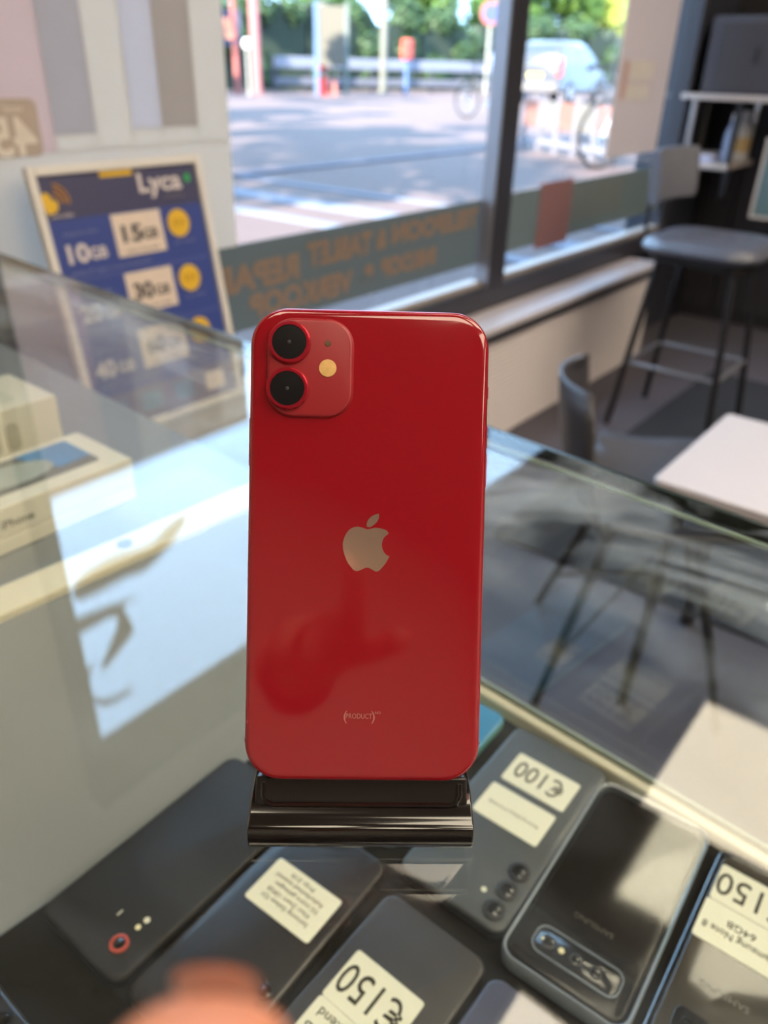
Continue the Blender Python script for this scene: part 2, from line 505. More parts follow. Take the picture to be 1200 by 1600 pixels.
# ================================================================== PHONES UNDER THE GLASS
PZ = 0.7485
def lens(parent, x, y, z, r, ring, ring_m=None, h=0.0014):
    o = MB().lathe([(0, 0), (r, 0), (r, h), (r * 0.90, h * 1.15), (r * ring, h * 1.1), (r * ring, h * 0.7), (0, h * 0.7)], 28, (x, y, z)).build('lens_ring', ring_m or BLACK, parent, smooth=True)
    MB().lathe([(0, h * 0.72), (r * ring * 0.98, h * 0.72), (r * ring * 0.8, h * 0.86), (0, h * 0.95)], 20, (x, y, z)).build('lens_glass', mat('lens_glass', (16, 16, 20), 0.05, coat=1), o, smooth=True)
    return o

def smartphone(label, cx, cy, L, W, rot, back, frame, rough=0.3, T=0.0082, r=0.009, coat=0.4):
    """local +x points to the phone's foot, cameras at -x"""
    t = thing('smartphone', label, 'phone', (cx, cy, PZ), (0, 0, rot), group='second-hand phones under the counter glass')
    fm_ = mat('frame_%d_%d_%d' % frame, frame, 0.3, metal=0.5)
    bm_ = mat('back_%d_%d_%d' % back, back, rough, var=0.05, scale=40, coat=coat)
    slab(L, W, r, [(0, 0.0012), (0.0008, 0.0003), (0.002, 0), (T - 0.0022, 0), (T - 0.0012, 0.0003)]).build('frame', fm_, t, smooth=True)
    slab(L - 0.0012, W - 0.0012, r - 0.0006, [(T - 0.0012, 0), (T - 0.0006, 0.0003), (T - 0.0002, 0.0010), (T, 0.0022)]).build('back_panel', bm_, t, smooth=True)
    return t

def sticker(parent, cx, cy, u, v, z, lines, name='price_sticker', r=0.002):
    """paper sticker; u runs along local y (reading direction), v along -x"""
    s = MB().prism(rr(v, u, r, 4, cx, cy), z, z + 0.0003).build(name, STICK, parent)
    for body, size, du, dv, width, th in lines:
        text('lettering', body, size, INK, s, (cx - dv, cy + du, z + 0.00042), (0, 0, PI / 2), width=width, thick=th)
    return s

# grey phone, 100 euro, three separate lens rings
TA = 0.0084
pa = smartphone('grey phone with a 100 euro price sticker and three lens rings in a row', 0.3405, 0.1500, 0.1580, 0.0765, 0.02, (76, 80, 83), (66, 70, 74), 0.4)
for lx, ly in ((-0.0345, -0.026), (-0.0505, -0.0265), (-0.0665, -0.0265)):
    lens(pa, lx, ly, TA - 0.0002, 0.0069, 0.58)
MB().cyl((-0.0585, -0.0145, TA - 0.0002), 0.0018, 0.0004, 14).build('flash', STICK, pa)
sticker(pa, 0.0395, -0.002, 0.049, 0.0295, TA - 0.0002, [('€100', 0.0225, 0.0015, -0.0015, 0.037, 0.0)])
sticker(pa, 0.0035, -0.0005, 0.0495, 0.0300, TA - 0.0002, [('Samsung Galaxy A14 64GB', 0.0034, 0.0, 0.001, 0.038, 0.0)], 'name_sticker')

# phone in a clear case with a long camera bar
CLR = glass('clear_case', (0.93, 0.93, 0.93), 0.05, rough=0.05)
CASE_EDGE = mat('clear_case_edge', (150, 160, 172), 0.12, coat=1.0, var=0.1)
ps = smartphone('black phone in a clear case with a long horizontal camera bar', 0.3335, 0.0725, 0.150, 0.0705, 0.045, (40, 38, 38), (60, 62, 66), 0.14, coat=0.35)
T0 = 0.0082
bar = slab(0.0155, 0.0500, 0.0055, [(T0 - 0.0005, 0), (T0 + 0.0006, 0), (T0 + 0.0009, 0.0004)], cx=-0.0555, cy=-0.001).build('camera_bar', mat('bar_black', (26, 25, 26), 0.15, coat=1), ps, smooth=True)
slabm = MB().loft([[(x, y, T0 + 0.0010) for x, y in rr(0.0185, 0.0530, 0.0065, 6, -0.0555, -0.001)], [(x, y, T0 + 0.0018) for x, y in rr(0.0185, 0.0530, 0.0065, 6, -0.0555, -0.001)],
                   [(x, y, T0 + 0.0018) for x, y in rr(0.0172, 0.0517, 0.006, 6, -0.0555, -0.001)], [(x, y, T0 + 0.0010) for x, y in rr(0.0172, 0.0517, 0.006, 6, -0.0555, -0.001)]], False, False)
slabm.build('camera_bar_rim', CASE_EDGE, ps, smooth=True)
lens(bar, -0.0555, 0.0165, T0 + 0.0008, 0.0042, 0.7, mat('satin_ring', (30, 30, 32), 0.5), h=0.0006)
lens(bar, -0.0555, -0.0005, T0 + 0.0008, 0.0038, 0.7, mat('satin_ring', (30, 30, 32), 0.5), h=0.0006)
lens(bar, -0.0555, -0.0125, T0 + 0.0008, 0.0038, 0.7, mat('satin_ring', (30, 30, 32), 0.5), h=0.0006)
MB().cyl((-0.0555, 0.0085, T0 + 0.0008), 0.0019, 0.0004, 14).build('flash', mat('flash_cream', (246, 236, 190), 0.4), bar)
MB().cyl((-0.0555, 0.0205, T0 + 0.0014), 0.0009, 0.0003, 10).build('flash', mat('flash_cream', (246, 236, 190), 0.4), bar)
text('lettering', 'SAMSUNG', 0.0052, mat('grey_mark', (120, 116, 110), 0.5), ps, (-0.0285, 0.0, T0 + 0.0001), (0, 0, PI / 2), width=0.0245)
cs = MB()
ro, ri = rr(0.1575, 0.0775, 0.011, 8), rr(0.1535, 0.0735, 0.009, 8)
cs.loft([[(x, y, 0.0) for x, y in ro], [(x, y, 0.0105) for x, y in ro], [(x, y, 0.0115) for x, y in rr(0.1562, 0.0762, 0.0105, 8)], [(x, y, 0.0105) for x, y in ri], [(x, y, 0.0) for x, y in ri]], False, False)
cs.build('case_rim', CASE_EDGE, ps, smooth=True)
slab(0.1535, 0.0735, 0.009, [(0.0088, 0), (0.0096, 0)]).build('case_back', CLR, ps)

# big glossy phone at the right edge, 150 euro
pn = smartphone('large glossy black phone with 64GB and 150 euro stickers, rightmost under the glass', 0.3305, -0.0125, 0.157, 0.0755, 0.03, (66, 62, 56), (40, 48, 62), 0.10, T=0.0086, coat=1.0)
TN = 0.0086
sticker(pn, 0.0530, 0.0045, 0.062, 0.0290, TN, [('€150', 0.025, 0.0085, -0.001, 0.0435, 0.0)])
sticker(pn, 0.0230, 0.0025, 0.068, 0.0300, TN, [('Samsung Note 8', 0.0072, 0.0105, 0.0035, 0.041, 0.0), ('64GB', 0.0072, 0.0105, -0.0045, 0.0165, 0.0)], 'name_sticker')
text('lettering', 'SAMSUNG', 0.0056, mat('grey_mark', (120, 116, 110), 0.5), pn, (-0.0170, 0.010, TN + 0.0001), (0, 0, PI / 2), width=0.027)
cb = slab(0.0150, 0.0420, 0.004, [(TN - 0.0003, 0), (TN + 0.0004, 0), (TN + 0.0006, 0.0004)], cx=-0.0440, cy=0.008).build('camera_bar', mat('bar_black', (26, 25, 26), 0.15, coat=1), pn, smooth=True)
for ly in (0.020, 0.008):
    slab(0.0115, 0.0085, 0.002, [(TN + 0.0006, 0), (TN + 0.0010, 0.0002)], cx=-0.0440, cy=ly).build('lens_glass', mat('lens_glass', (16, 16, 20), 0.05, coat=1), cb, smooth=True)
cs = MB(); ro, ri = rr(0.1615, 0.0800, 0.010, 8), rr(0.1595, 0.0780, 0.009, 8)
cs.loft([[(x, y, 0.0) for x, y in ro], [(x, y, 0.009) for x, y in ro], [(x, y, 0.0095) for x, y in ri], [(x, y, 0.0) for x, y in ri]], False, False)
cs.build('case_rim', mat('blue_black_rim', (48, 58, 78), 0.15, coat=1.0), pn, smooth=True)

# charcoal phone, 150 euro sticker at the front
pd = smartphone('charcoal phone with a large 150 euro sticker nearest the front', 0.1640, 0.1425, 0.163, 0.0735, 0.005, (58, 55, 54), (56, 54, 54), 0.42)
TD = 0.0082
sticker(pd, 0.0240, 0.003, 0.0475, 0.0320, TD, [('€150', 0.0255, 0.0015, -0.0005, 0.041, 0.0)])
sticker(pd, -0.0085, 0.003, 0.0475, 0.0325, TD, [('A53', 0.0095, 0.008, 0.0090, 0.0175, 0.0), ('128GB', 0.0085, 0.0085, 0.0005, 0.022, 0.0), ('Erkend', 0.0078, 0.0075, -0.0095, 0.022, 0.0)], 'name_sticker')

# dark phone with the five-line sticker
pe = smartphone('dark brown-black phone with a cream sticker of small print by the stand', 0.1805, 0.2215, 0.151, 0.0715, 0.05, (42, 38, 37), (60, 55, 52), 0.3)
sticker(pe, 0.0215, -0.0020, 0.0510, 0.0330, TD, [('Samsung Galaxy S21', 0.0042, 0.0, 0.0085, 0.036, 0.0), ('Kleur Zwart 128GB', 0.0042, 0.001, 0.0035, 0.033, 0.0), ('5G intern geheugen', 0.0042, -0.001, -0.0015, 0.034, 0.0),
        ('Refurbished toestel', 0.0042, 0.001, -0.0065, 0.037, 0.0), ('Prijs 210', 0.0042, 0.002, -0.0115, 0.018, 0.0)], 'name_sticker')
lens(pe, -0.0295, -0.0265, TD, 0.0048, 0.72)

# matt black phone with a red-ringed lens
pf = smartphone('matt black phone with a red-ringed lens at the pad edge', 0.1790, 0.2975, 0.156, 0.0745, 0.02, (34, 33, 32), (58, 56, 54), 0.55, coat=0.05)
lens(pf, -0.0615, -0.0190, TD, 0.0056, 0.66, mat('red_ring', (190, 78, 60), 0.35))
MB().cyl((-0.0485, -0.0190, TD), 0.0017, 0.0004, 14).build('flash', mat('flash_cream', (246, 236, 190), 0.4), pf)
MB().cyl((-0.0425, -0.0195, TD), 0.0019, 0.0004, 14).build('flash', STICK, pf)
MB().box(-0.0515, -0.0475, -0.0035, -0.0027, TD, TD + 0.0003).build('mark', STICK, pf)

# slate blue phone at the bottom edge
pg = smartphone('slate blue phone half out of frame at the bottom edge', 0.1640, 0.0660, 0.158, 0.0735, 0.0, (74, 76, 96), (70, 72, 92), 0.4)
sticker(pg, 0.0280, 0.008, 0.045, 0.030, TD, [('€120', 0.0225, 0.0, 0.0, 0.038, 0.0)])
# pale blue phone behind the stand
ph = smartphone('sky blue phone with a turquoise edge behind the red phone', 0.3450, 0.2355, 0.150, 0.0730, 0.02, (62, 140, 190), (150, 226, 216), 0.3)
sticker(ph, 0.0180, -0.019, 0.026, 0.026, TD, [], 'name_sticker')
# corner of a phone in the lower left corner
pi_ = smartphone('black phone with a ringed lens in the lower left corner', -0.0120, 0.2925, 0.150, 0.0720, 0.0, (40, 38, 37), (80, 80, 78), 0.3)
lens(pi_, 0.066, -0.004, TD, 0.006, 0.7)

# ================================================================== BOXES ON THE STEP
def phone_box(label, x0, x1, y0, y1, z0, z1, kind):
    t = thing('phone_box', label, 'box', ((x0 + x1) / 2, (y0 + y1) / 2, z0), group='phone boxes on the display step')
    a, b, h = (x1 - x0) / 2, (y1 - y0) / 2, z1 - z0
    bx = mat('ivory_card', (224, 220, 204), 0.55, var=0.03)
    MB().box(-a, a, -b, b, 0, h * 0.34).build('box_base', bx, t, bevel=0.0015)
    MB().box(-a, a, -b, b, h * 0.345, h).build('lid', bx, t, bevel=0.0015)
    return t, a, b, h
t, a, b, h = phone_box('low ivory phone box with a blue landscape picture on its lid', 0.186, 0.340, 0.545, 0.628, 0.8605, 0.900, 0)
pic = MB().prism(rr(0.128, 0.056, 0.004, 4, -0.006, 0.004), h, h + 0.0004).build('lid_picture', mat('grey_rock_print', (112, 112, 104), 0.5, var=0.5, scale=26), t)
MB().prism([(0.026, -0.012), (0.0575, -0.010), (0.0575, 0.0315), (0.010, 0.0315), (0.016, 0.010)], h + 0.0004, h + 0.0007).build('sky_print', mat('blue_sky_print', (82, 140, 190), 0.5, var=0.25, scale=30), pic)
MB().prism(smooth_closed([(-0.035, -0.012), (0.0, -0.016), (0.025, -0.006), (0.022, 0.012), (-0.01, 0.02), (-0.035, 0.01)], n=4), h + 0.0007, h + 0.0009).build('cloud_print', mat('pale_cloud_print', (168, 176, 166), 0.5, var=0.3, scale=40), pic)
MB().prism([(-0.069, -0.012), (-0.045, -0.008), (-0.05, 0.01), (-0.069, 0.014)], h + 0.0004, h + 0.0006).build('water_print', mat('blue_water_print', (70, 120, 170), 0.5, var=0.4, scale=60), pic)
text('lettering', 'iPhone', 0.010, INK, t, (-0.030, -b - 0.0003, h * 0.62), RF)
t, a, b, h = phone_box('tall ivory phone box with a rounded dark window, behind the low one', 0.186, 0.339, 0.652, 0.735, 0.8605, 0.930, 1)
MB().prism(rr(0.105, 0.060, 0.006, 5, -0.005, 0.002), h, h + 0.0005).build('lid_picture', mat('pale_lid_print', (206, 208, 192), 0.5), t)
MB().prism(rr(0.060, 0.050, 0.006, 5, -0.035, 0.002), h + 0.0005, h + 0.0008).build('lid_picture', mat('teal_lid_print', (74, 110, 104), 0.5, var=0.3), t)
for k, x in enumerate((0.012, 0.030)):
    MB().prism(rr(0.012, 0.026, 0.005, 4, x, h * 0.62), -b - 0.0006, -b, 'y').build('side_print', mat('grey_print', (186, 182, 166), 0.6), t)

# ================================================================== RED PHONE ON ITS STAND
def cam_pt(px, py, d):
    return CAM + (RX * ((px - 600) / FPX) + DN * ((py - 800) / FPX) + FW) * d
rotm = Matrix.Rotation(math.radians(-1.15), 3, 'Z') @ Matrix.Rotation(math.radians(1.5), 3, 'Y') @ Matrix.Rotation(math.radians(1.8), 3, 'X')
base = Matrix(((RX.x, -DN.x, -FW.x), (RX.y, -DN.y, -FW.y), (RX.z, -DN.z, -FW.z)))
ori = base @ rotm
PC = cam_pt(572.5, 856, 0.2487)
rp = thing('smartphone', 'red phone standing upright on the glossy black stand, back to the camera', 'phone')
rp.matrix_world = Matrix.Translation(PC) @ ori.to_4x4()
PW, PH = 0.0757, 0.1509
RED_BACK = mat('red_back_glass', (148, 18, 31), 0.10, var=0.03, scale=8, coat=1.0, spec=0.4)
RED_FR = mat('red_anodised_frame', (186, 36, 54), 0.28, metal=0.75, var=0.03)
RED_CAM = mat('red_camera_plate', (150, 32, 40), 0.34, var=0.03)
slab(PW, PH, 0.0118, [(-0.0083, 0.0016), (-0.0077, 0.0005), (-0.0066, 0.0), (-0.0022, 0.0), (-0.0013, 0.00018), (-0.0008, 0.0005)], 12).build('frame', RED_FR, rp, smooth=True)
slab(PW - 0.0012, PH - 0.0012, 0.0112, [(-0.0009, 0.0), (-0.0006, 0.0001), (-0.0003, 0.0005), (-0.0001, 0.0012), (0.0, 0.0024)], 12).build('back_glass', RED_BACK, rp, smooth=True)
slab(PW - 0.004, PH - 0.004, 0.010, [(-0.0088, 0), (-0.0082, 0)], 10).build('screen', mat('black_screen', (10, 10, 12), 0.08, coat=1), rp, smooth=True)
S = 1 / 4.93e3
def pp(px, py):
    return ((px - 572.5) * S, -(py - 856) * S)
x0, y0 = pp(414, 503); x1, y1 = pp(545, 653)
plate = slab(x1 - x0, y0 - y1, 0.0082, [(-0.0002, -0.0006), (0.0004, -0.0002), (0.0010, 0.0), (0.0013, 0.0003), (0.0014, 0.0009)], 10, (x0 + x1) / 2, (y0 + y1) / 2).build('camera_plate', RED_CAM, rp, smooth=True)
for q in ((447.5, 540), (445.5, 611)):
    lx, ly = pp(*q)
    o = MB().lathe([(0, 0), (0.0067, 0), (0.0066, 0.0012), (0.0062, 0.0016), (0.0054, 0.0016), (0.0053, 0.0010), (0, 0.0010)], 40, (lx, ly, 0.0012)).build('lens_ring', RED_FR, plate, smooth=True)
    MB().lathe([(0, 0.0010), (0.00535, 0.0010), (0.00535, 0.00135), (0, 0.00145)], 36, (lx, ly, 0.0012)).build('lens_glass', mat('camera_lens_black', (18, 16, 20), 0.25), plate, smooth=True)
    MB().lathe([(0, 0), (0.0006, 0), (0.0005, 0.00004), (0, 0.00006)], 20, (lx, ly, 0.00266)).build('iris', mat('lens_iris', (34, 34, 42), 0.5), plate, smooth=True)
lx, ly = pp(507, 578)
MB().lathe([(0, 0), (0.00275, 0), (0.0027, 0.0002), (0, 0.00035)], 28, (lx, ly, 0.0014)).build('flash', mat('flash_yellow', (222, 178, 112), 0.35, var=0.2, scale=900), plate, smooth=True)
lx, ly = pp(506.5, 540)
MB().lathe([(0, 0), (0.0010, 0), (0.0009, 0.00015), (0, 0.0002)], 18, (lx, ly, 0.0014)).build('microphone', mat('mic_brown', (92, 66, 40), 0.6), plate, smooth=True)
# emblem
def em(pts): return [pp(520 + x / 12.0, 790 + y / 12.0) for x, y in pts]
applebody = [(640, 440), (560, 415), (470, 398), (390, 405), (310, 450), (240, 540), (200, 640), (185, 740), (200, 860), (230, 960), (280, 1070), (340, 1150), (400, 1215), (450, 1232), (510, 1220), (570, 1190), (640, 1165), (710, 1180), (770, 1215), (830, 1235), (880, 1215), (940, 1150), (1000, 1070), (1040, 1000), (1068, 945), (1010, 915), (960, 860), (930, 790), (920, 720), (935, 640), (970, 580), (1045, 515), (1000, 455), (930, 430), (860, 415), (790, 410), (720, 425)]
leaf = [(628, 395), (625, 340), (650, 270), (710, 200), (780, 160), (850, 140), (858, 190), (840, 260), (800, 320), (740, 370), (690, 398)]
MIR = mat('mirror_emblem', (226, 190, 172), 0.12, metal=0.78, var=0.01)
MB().prism(smooth_closed(em(applebody), corners=(24, 31), n=4), -0.0001, 0.00012).build('emblem', MIR, rp)
MB().prism(smooth_closed(em(leaf), corners=(0, 5), n=4), -0.0001, 0.00012).build('emblem_leaf', MIR, rp)
PT = mat('grey_pink_print', (186, 110, 106), 0.4)
lx, ly = pp(566, 1123)
text('lettering', 'PRODUCT', 0.0024, PT, rp, (lx, ly, 0.00012), width=0.0084)
for s_, px in (('(', 544), (')', 589)):
    lx, ly = pp(px, 1123); text('lettering', s_, 0.0044, PT, rp, (lx, ly, 0.00012))
lx, ly = pp(596, 1117); text('lettering', 'RED', 0.0011, PT, rp, (lx, ly, 0.00012))
# buttons
for sx, ya, yb in ((-1, 655, 731), (1, 598, 617), (1, 660, 696), (1, 704, 757)):
    _, a_ = pp(0, ya); _, b_ = pp(0, yb)
    xx = sx * PW / 2
    MB().box(xx - 0.0004, xx + 0.0004, b_, a_, -0.0058, -0.0032).build('button' if ya != 598 else 'mute_switch', RED_FR, rp, bevel=0.0002)
for sx in (-1, 1):
    _, a_ = pp(0, 1166)
    MB().box(sx * PW / 2 - 0.00005, sx * PW / 2 + 0.00005, a_ - 0.0004, a_ + 0.0004, -0.0072, -0.0014).build('antenna_band', mat('dark_red_band', (110, 24, 30), 0.5), rp)

# stand: profile in (u towards the camera, h above the glass), extruded across
sx_ = Vector(((ori @ Vector((1, 0, 0))).x, (ori @ Vector((1, 0, 0))).y, 0)).normalized()
su_ = Vector((sx_.y, -sx_.x, 0))                          # towards the camera
if su_.dot(-FW) < 0: su_ = -su_
PB = PC + ori @ Vector((0, -PH / 2, -0.0002))             # front bottom edge of the phone
PB2 = PC + ori @ Vector((0, -PH / 2, -0.0083))
STB = Vector((PB.x, PB.y, GZ + 0.0002))
stand = thing('phone_stand', 'glossy black phone stand with a stepped front lip on the counter glass', 'phone stand')
stand.matrix_world = Matrix(((sx_.x, su_.x, 0, STB.x), (sx_.y, su_.y, 0, STB.y), (0, 0, 1, STB.z), (0, 0, 0, 1)))
def sl(p):
    q = Vector(p) - STB
    return q.dot(su_), q.z
GLB = mat('glossy_black', (20, 14, 14), 0.16, var=0.05, coat=1.0)
hb = sl(PB)[1]; u2, h2 = sl(PB2)
def across(pts, x0, x1):
    return MB().loft([[(x0, u, h) for u, h in pts], [(x1, u, h) for u, h in pts]])
def arc(cu, ch, r, a0, a1, n=6):
    return [(cu + r * math.cos(math.radians(a0 + (a1 - a0) * k / n)), ch + r * math.sin(math.radians(a0 + (a1 - a0) * k / n))) for k in range(n + 1)]
base_prof = [(-0.075, 0), (0.0096, 0), (0.0104, 0.0010), (0.0108, 0.0040), (0.0103, 0.0070), (0.0094, 0.0085), (0.0080, 0.0091), (0.0062, 0.0091), (0.0042, 0.0096), (0.0028, 0.0106), (-0.004, 0.0112), (-0.075, 0.004)]
across(base_prof, -0.0362, 0.0362).build('base', GLB, stand, smooth=True, bevel=0.0006)
lip_prof = [(u2 - 0.004, h2 - 0.0035), (u2 - 0.003, 0.004), (0.0010, 0.004), (0.0020, 0.0100), (0.0016, 0.0122), (-0.0022, 0.0160)] + [(-0.0032, hb - 0.0014), (u2, h2 - 0.0006)]
across(lip_prof, -0.0345, 0.0345).build('ledge', mat('satin_black', (22, 16, 16), 0.32, var=0.05), stand, smooth=True, bevel=0.0008)
# raised rounded border on the ledge's face
fr = MB()
e0 = Vector((0.0, 0.0022, 0.0107)); e1 = Vector((0.0, -0.0020, 0.0162))
fr.tube([(-0.0320, e1.y, e1.z), (-0.0320, 0.0006, 0.0135), (-0.0308, 0.0018, 0.0117), (-0.0285, 0.0022, 0.0110), (0.0285, 0.0022, 0.0110), (0.0308, 0.0018, 0.0117), (0.0320, 0.0006, 0.0135), (0.0320, e1.y, e1.z)], 0.0009, 8)
fr.build('ledge_border', GLB, stand, smooth=True)
# back plate behind the screen and hinge arm
pdn = ori @ Vector((0, 0, -1)); pup = ori @ Vector((0, 1, 0))
q0 = PB2 + pdn * 0.0012; q1 = q0 + pup * 0.085
a0, a1 = sl(q0), sl(q1)
across([(a0[0], a0[1] - 0.0008), (a1[0], a1[1]), (a1[0] - 0.0034, a1[1] - 0.0012), (a0[0] - 0.0034, a0[1] - 0.0034)], -0.0335, 0.0335).build('back_plate', GLB, stand, smooth=True, bevel=0.001)
am = [(a0[0] * 0.45 + a1[0] * 0.55 - 0.003, a0[1] * 0.45 + a1[1] * 0.55 - 0.002), (-0.070, 0.004), (-0.074, 0.0035), (a0[0] * 0.45 + a1[0] * 0.55 - 0.008, a0[1] * 0.45 + a1[1] * 0.55 - 0.004)]
across(am, -0.012, 0.012).build('hinge_arm', GLB, stand, smooth=True, bevel=0.0008)

# ================================================================== LEDGE AND POSTER
lg = thing('window_ledge', 'low grey ledge under the left window carrying the blue poster', 'ledge', (0, 0, 0))
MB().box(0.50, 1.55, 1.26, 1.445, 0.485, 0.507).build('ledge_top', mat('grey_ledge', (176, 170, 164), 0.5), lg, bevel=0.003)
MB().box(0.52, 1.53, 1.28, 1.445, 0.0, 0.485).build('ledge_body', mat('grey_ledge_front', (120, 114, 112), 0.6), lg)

PWd, PHt = 0.392, 0.520
po = thing('poster_frame', 'white framed blue mobile data poster leaning against the left window', 'poster', (0.770, 1.352, 0.512))
po.rotation_euler = (-math.radians(10.0), 0, 0)
# local x to the right, z up, face towards -y
frm = mat('white_frame', (232, 227, 226), 0.5, var=0.03)
bw = 0.016
MB().box(0, bw, -0.010, 0.006, 0, PHt).build('frame_bar', frm, po, bevel=0.002)
MB().box(PWd - bw, PWd, -0.010, 0.006, 0, PHt).build('frame_bar', frm, po, bevel=0.002)
MB().box(bw, PWd - bw, -0.010, 0.006, 0, bw).build('frame_bar', frm, po, bevel=0.002)
MB().box(bw, PWd - bw, -0.010, 0.006, PHt - bw, PHt).build('frame_bar', frm, po, bevel=0.002)
def puv(u, v): return (u * PWd, (1 - v) * PHt)
def pbox(name, u0, v0, u1, v1, y, m, parent, r=0.0):
    xa, za = puv(u0, v1); xb, zb = puv(u1, v0)
    pts = rr(xb - xa, zb - za, r, 4, (xa + xb) / 2, (za + zb) / 2) if r else [(xa, za), (xb, za), (xb, zb), (xa, zb)]
    return MB().prism(pts, y - 0.0006, y, 'y').build(name, m, parent)
NAVY = mat('navy_print', (72, 72, 108), 0.45, var=0.04)
BLUE = mat('blue_print', (60, 78, 154), 0.45, var=0.06)
BLUE2 = mat('light_blue_print', (76, 90, 164), 0.45)
CARD = mat('pale_pink_card', (232, 214, 204), 0.6)
YEL = mat('yellow_print', (236, 190, 56), 0.5)
PINKW = mat('white_print', (226, 216, 222), 0.6)
DKT = mat('dark_print', (70, 66, 72), 0.6)
sh = MB().box(bw * 0.8, PWd - bw * 0.8, -0.002, 0.004, bw * 0.8, PHt - bw * 0.8).build('print_sheet', BLUE, po)
pbox('print_header', 0.040, 0.022, 0.960, 0.178, -0.002, NAVY, sh)
pbox('print_bar', 0.375, 0.026, 0.562, 0.052, -0.0028, YEL, sh, 0.003)
def ptext(s_, u, v, size, m, width=None, th=0.0):
    x, z = puv(u, v)
    return text('lettering', s_, size, m, sh, (x, -0.0042, z), RF, width=width, thick=th)
ptext('Lyca', 0.712, 0.088, 0.050, PINKW, 0.105, 0.0012)
ptext('mobile', 0.79, 0.14, 0.016, mat('grey_print2', (120, 116, 134), 0.6), 0.05)
MB().cyl((puv(0.896, 0.082)[0], -0.0026, puv(0.896, 0.082)[1]), 0.0085, -0.0012, 20, 'y').build('print_dot', mat('green_print', (60, 168, 104), 0.5), sh)
xx, zz = puv(0.085, 0.125)
MB().prism(smooth_closed([(xx - 0.014, zz + 0.016), (xx - 0.002, zz + 0.02), (xx + 0.006, zz + 0.008), (xx + 0.014, zz + 0.004), (xx + 0.012, zz - 0.010), (xx - 0.002, zz - 0.016), (xx - 0.012, zz - 0.012)], n=4), -0.0032, -0.0024, 'y').build('print_badge', YEL, sh)
for k, r_ in enumerate((0.014, 0.022, 0.030)):
    pts = [(xx + 0.008 + r_ * math.cos(math.radians(a_)), zz + 0.004 + r_ * math.sin(math.radians(a_))) for a_ in range(-10, 81, 15)]
    MB().tube([(a_, -0.003, b_) for a_, b_ in pts], 0.0022, 6).build('print_wave', mat('amber_print', (196, 140, 70), 0.5), sh)
ptext('e-sim available', 0.13, 0.165, 0.010, PINKW, 0.045)
rows = (('10GB', '15GB', 0.26), ('20GB', '30GB', 0.475), ('40GB', '60GB', 0.69))
for l_, r_, vc in rows:
    c_ = pbox('offer_card', 0.382, vc - 0.077, 0.676, vc + 0.077, -0.0028, CARD, sh)
    n_, g_ = r_[:2], r_[2:]
    ptext(n_, 0.475, vc, 0.044, DKT, 0.047, 0.0014)
    ptext(g_, 0.592, vc + 0.008, 0.028, DKT, 0.036, 0.0006)
    ptext('data bundel', 0.53, vc + 0.060, 0.009, DKT, 0.075)
    n_, g_ = l_[:2], l_[2:]
    ptext(n_, 0.150, vc + 0.042, 0.046, PINKW, 0.046, 0.0014)
    ptext(g_, 0.270, vc + 0.048, 0.030, PINKW, 0.038, 0.0008)
    ptext('onbeperkt bellen', 0.20, vc - 0.032, 0.010, mat('pale_blue_print', (130, 138, 190), 0.5), 0.075)
    ptext('geldig 30 dagen in heel Nederland', 0.33, vc + 0.105, 0.011, mat('pale_blue_print', (130, 138, 190), 0.5), 0.18)
    x_, z_ = puv(0.784, vc - 0.015)
    d_ = MB().cyl((x_, -0.0026, z_), 0.0272, -0.0012, 32, 'y').build('price_disc', YEL, sh)
    ptext('€%s' % {'10GB': '10', '20GB': '15', '40GB': '20'}[l_], 0.784, vc - 0.015, 0.018, mat('amber_dark_print', (190, 140, 40), 0.5), None, 0.0004)
    ptext('per maand', 0.80, vc + 0.055, 0.010, mat('pale_blue_print', (130, 138, 190), 0.5), 0.05)
    pbox('row_stripe', 0.04, vc + 0.122, 0.96, vc + 0.136, -0.0028, BLUE2, sh)
pbox('print_footer', 0.040, 0.835, 0.960, 0.965, -0.0028, mat('mauve_print', (120, 116, 150), 0.5), sh)
for k in range(4):
    pbox('print_icon', 0.09 + 0.22 * k, 0.86, 0.22 + 0.22 * k, 0.935, -0.0036, CARD if k == 3 else mat('blue_grey_print', (110, 140, 176), 0.5), sh, 0.004)

# ================================================================== RADIATOR COVER
rc = thing('radiator_cover', 'white slatted radiator cover with a pale top board under the window', 'radiator cover', (0, 0, 0))
rw = mat('white_radiator', (232, 223, 226), 0.5, var=0.03)
MB().box(1.60, 3.645, 1.306, 1.45, 0.425, 0.446).build('top_board', mat('pale_lilac_board', (214, 206, 214), 0.35, var=0.02), rc, bevel=0.002)
MB().box(1.60, 3.648, 1.302, 1.318, 0.398, 0.4248).build('edge_strip', mat('dark_edge', (48, 48, 56), 0.5), rc, bevel=0.002)
MB().box(1.62, 3.63, 1.330, 1.44, 0.0, 0.398).build('cover_body', rw, rc)
for k in range(22):
    z_ = 0.008 + k * 0.01775
    MB().box(1.62, 3.64, 1.319, 1.331, z_, z_ + 0.0128).build('slat', rw, rc, bevel=0.003)

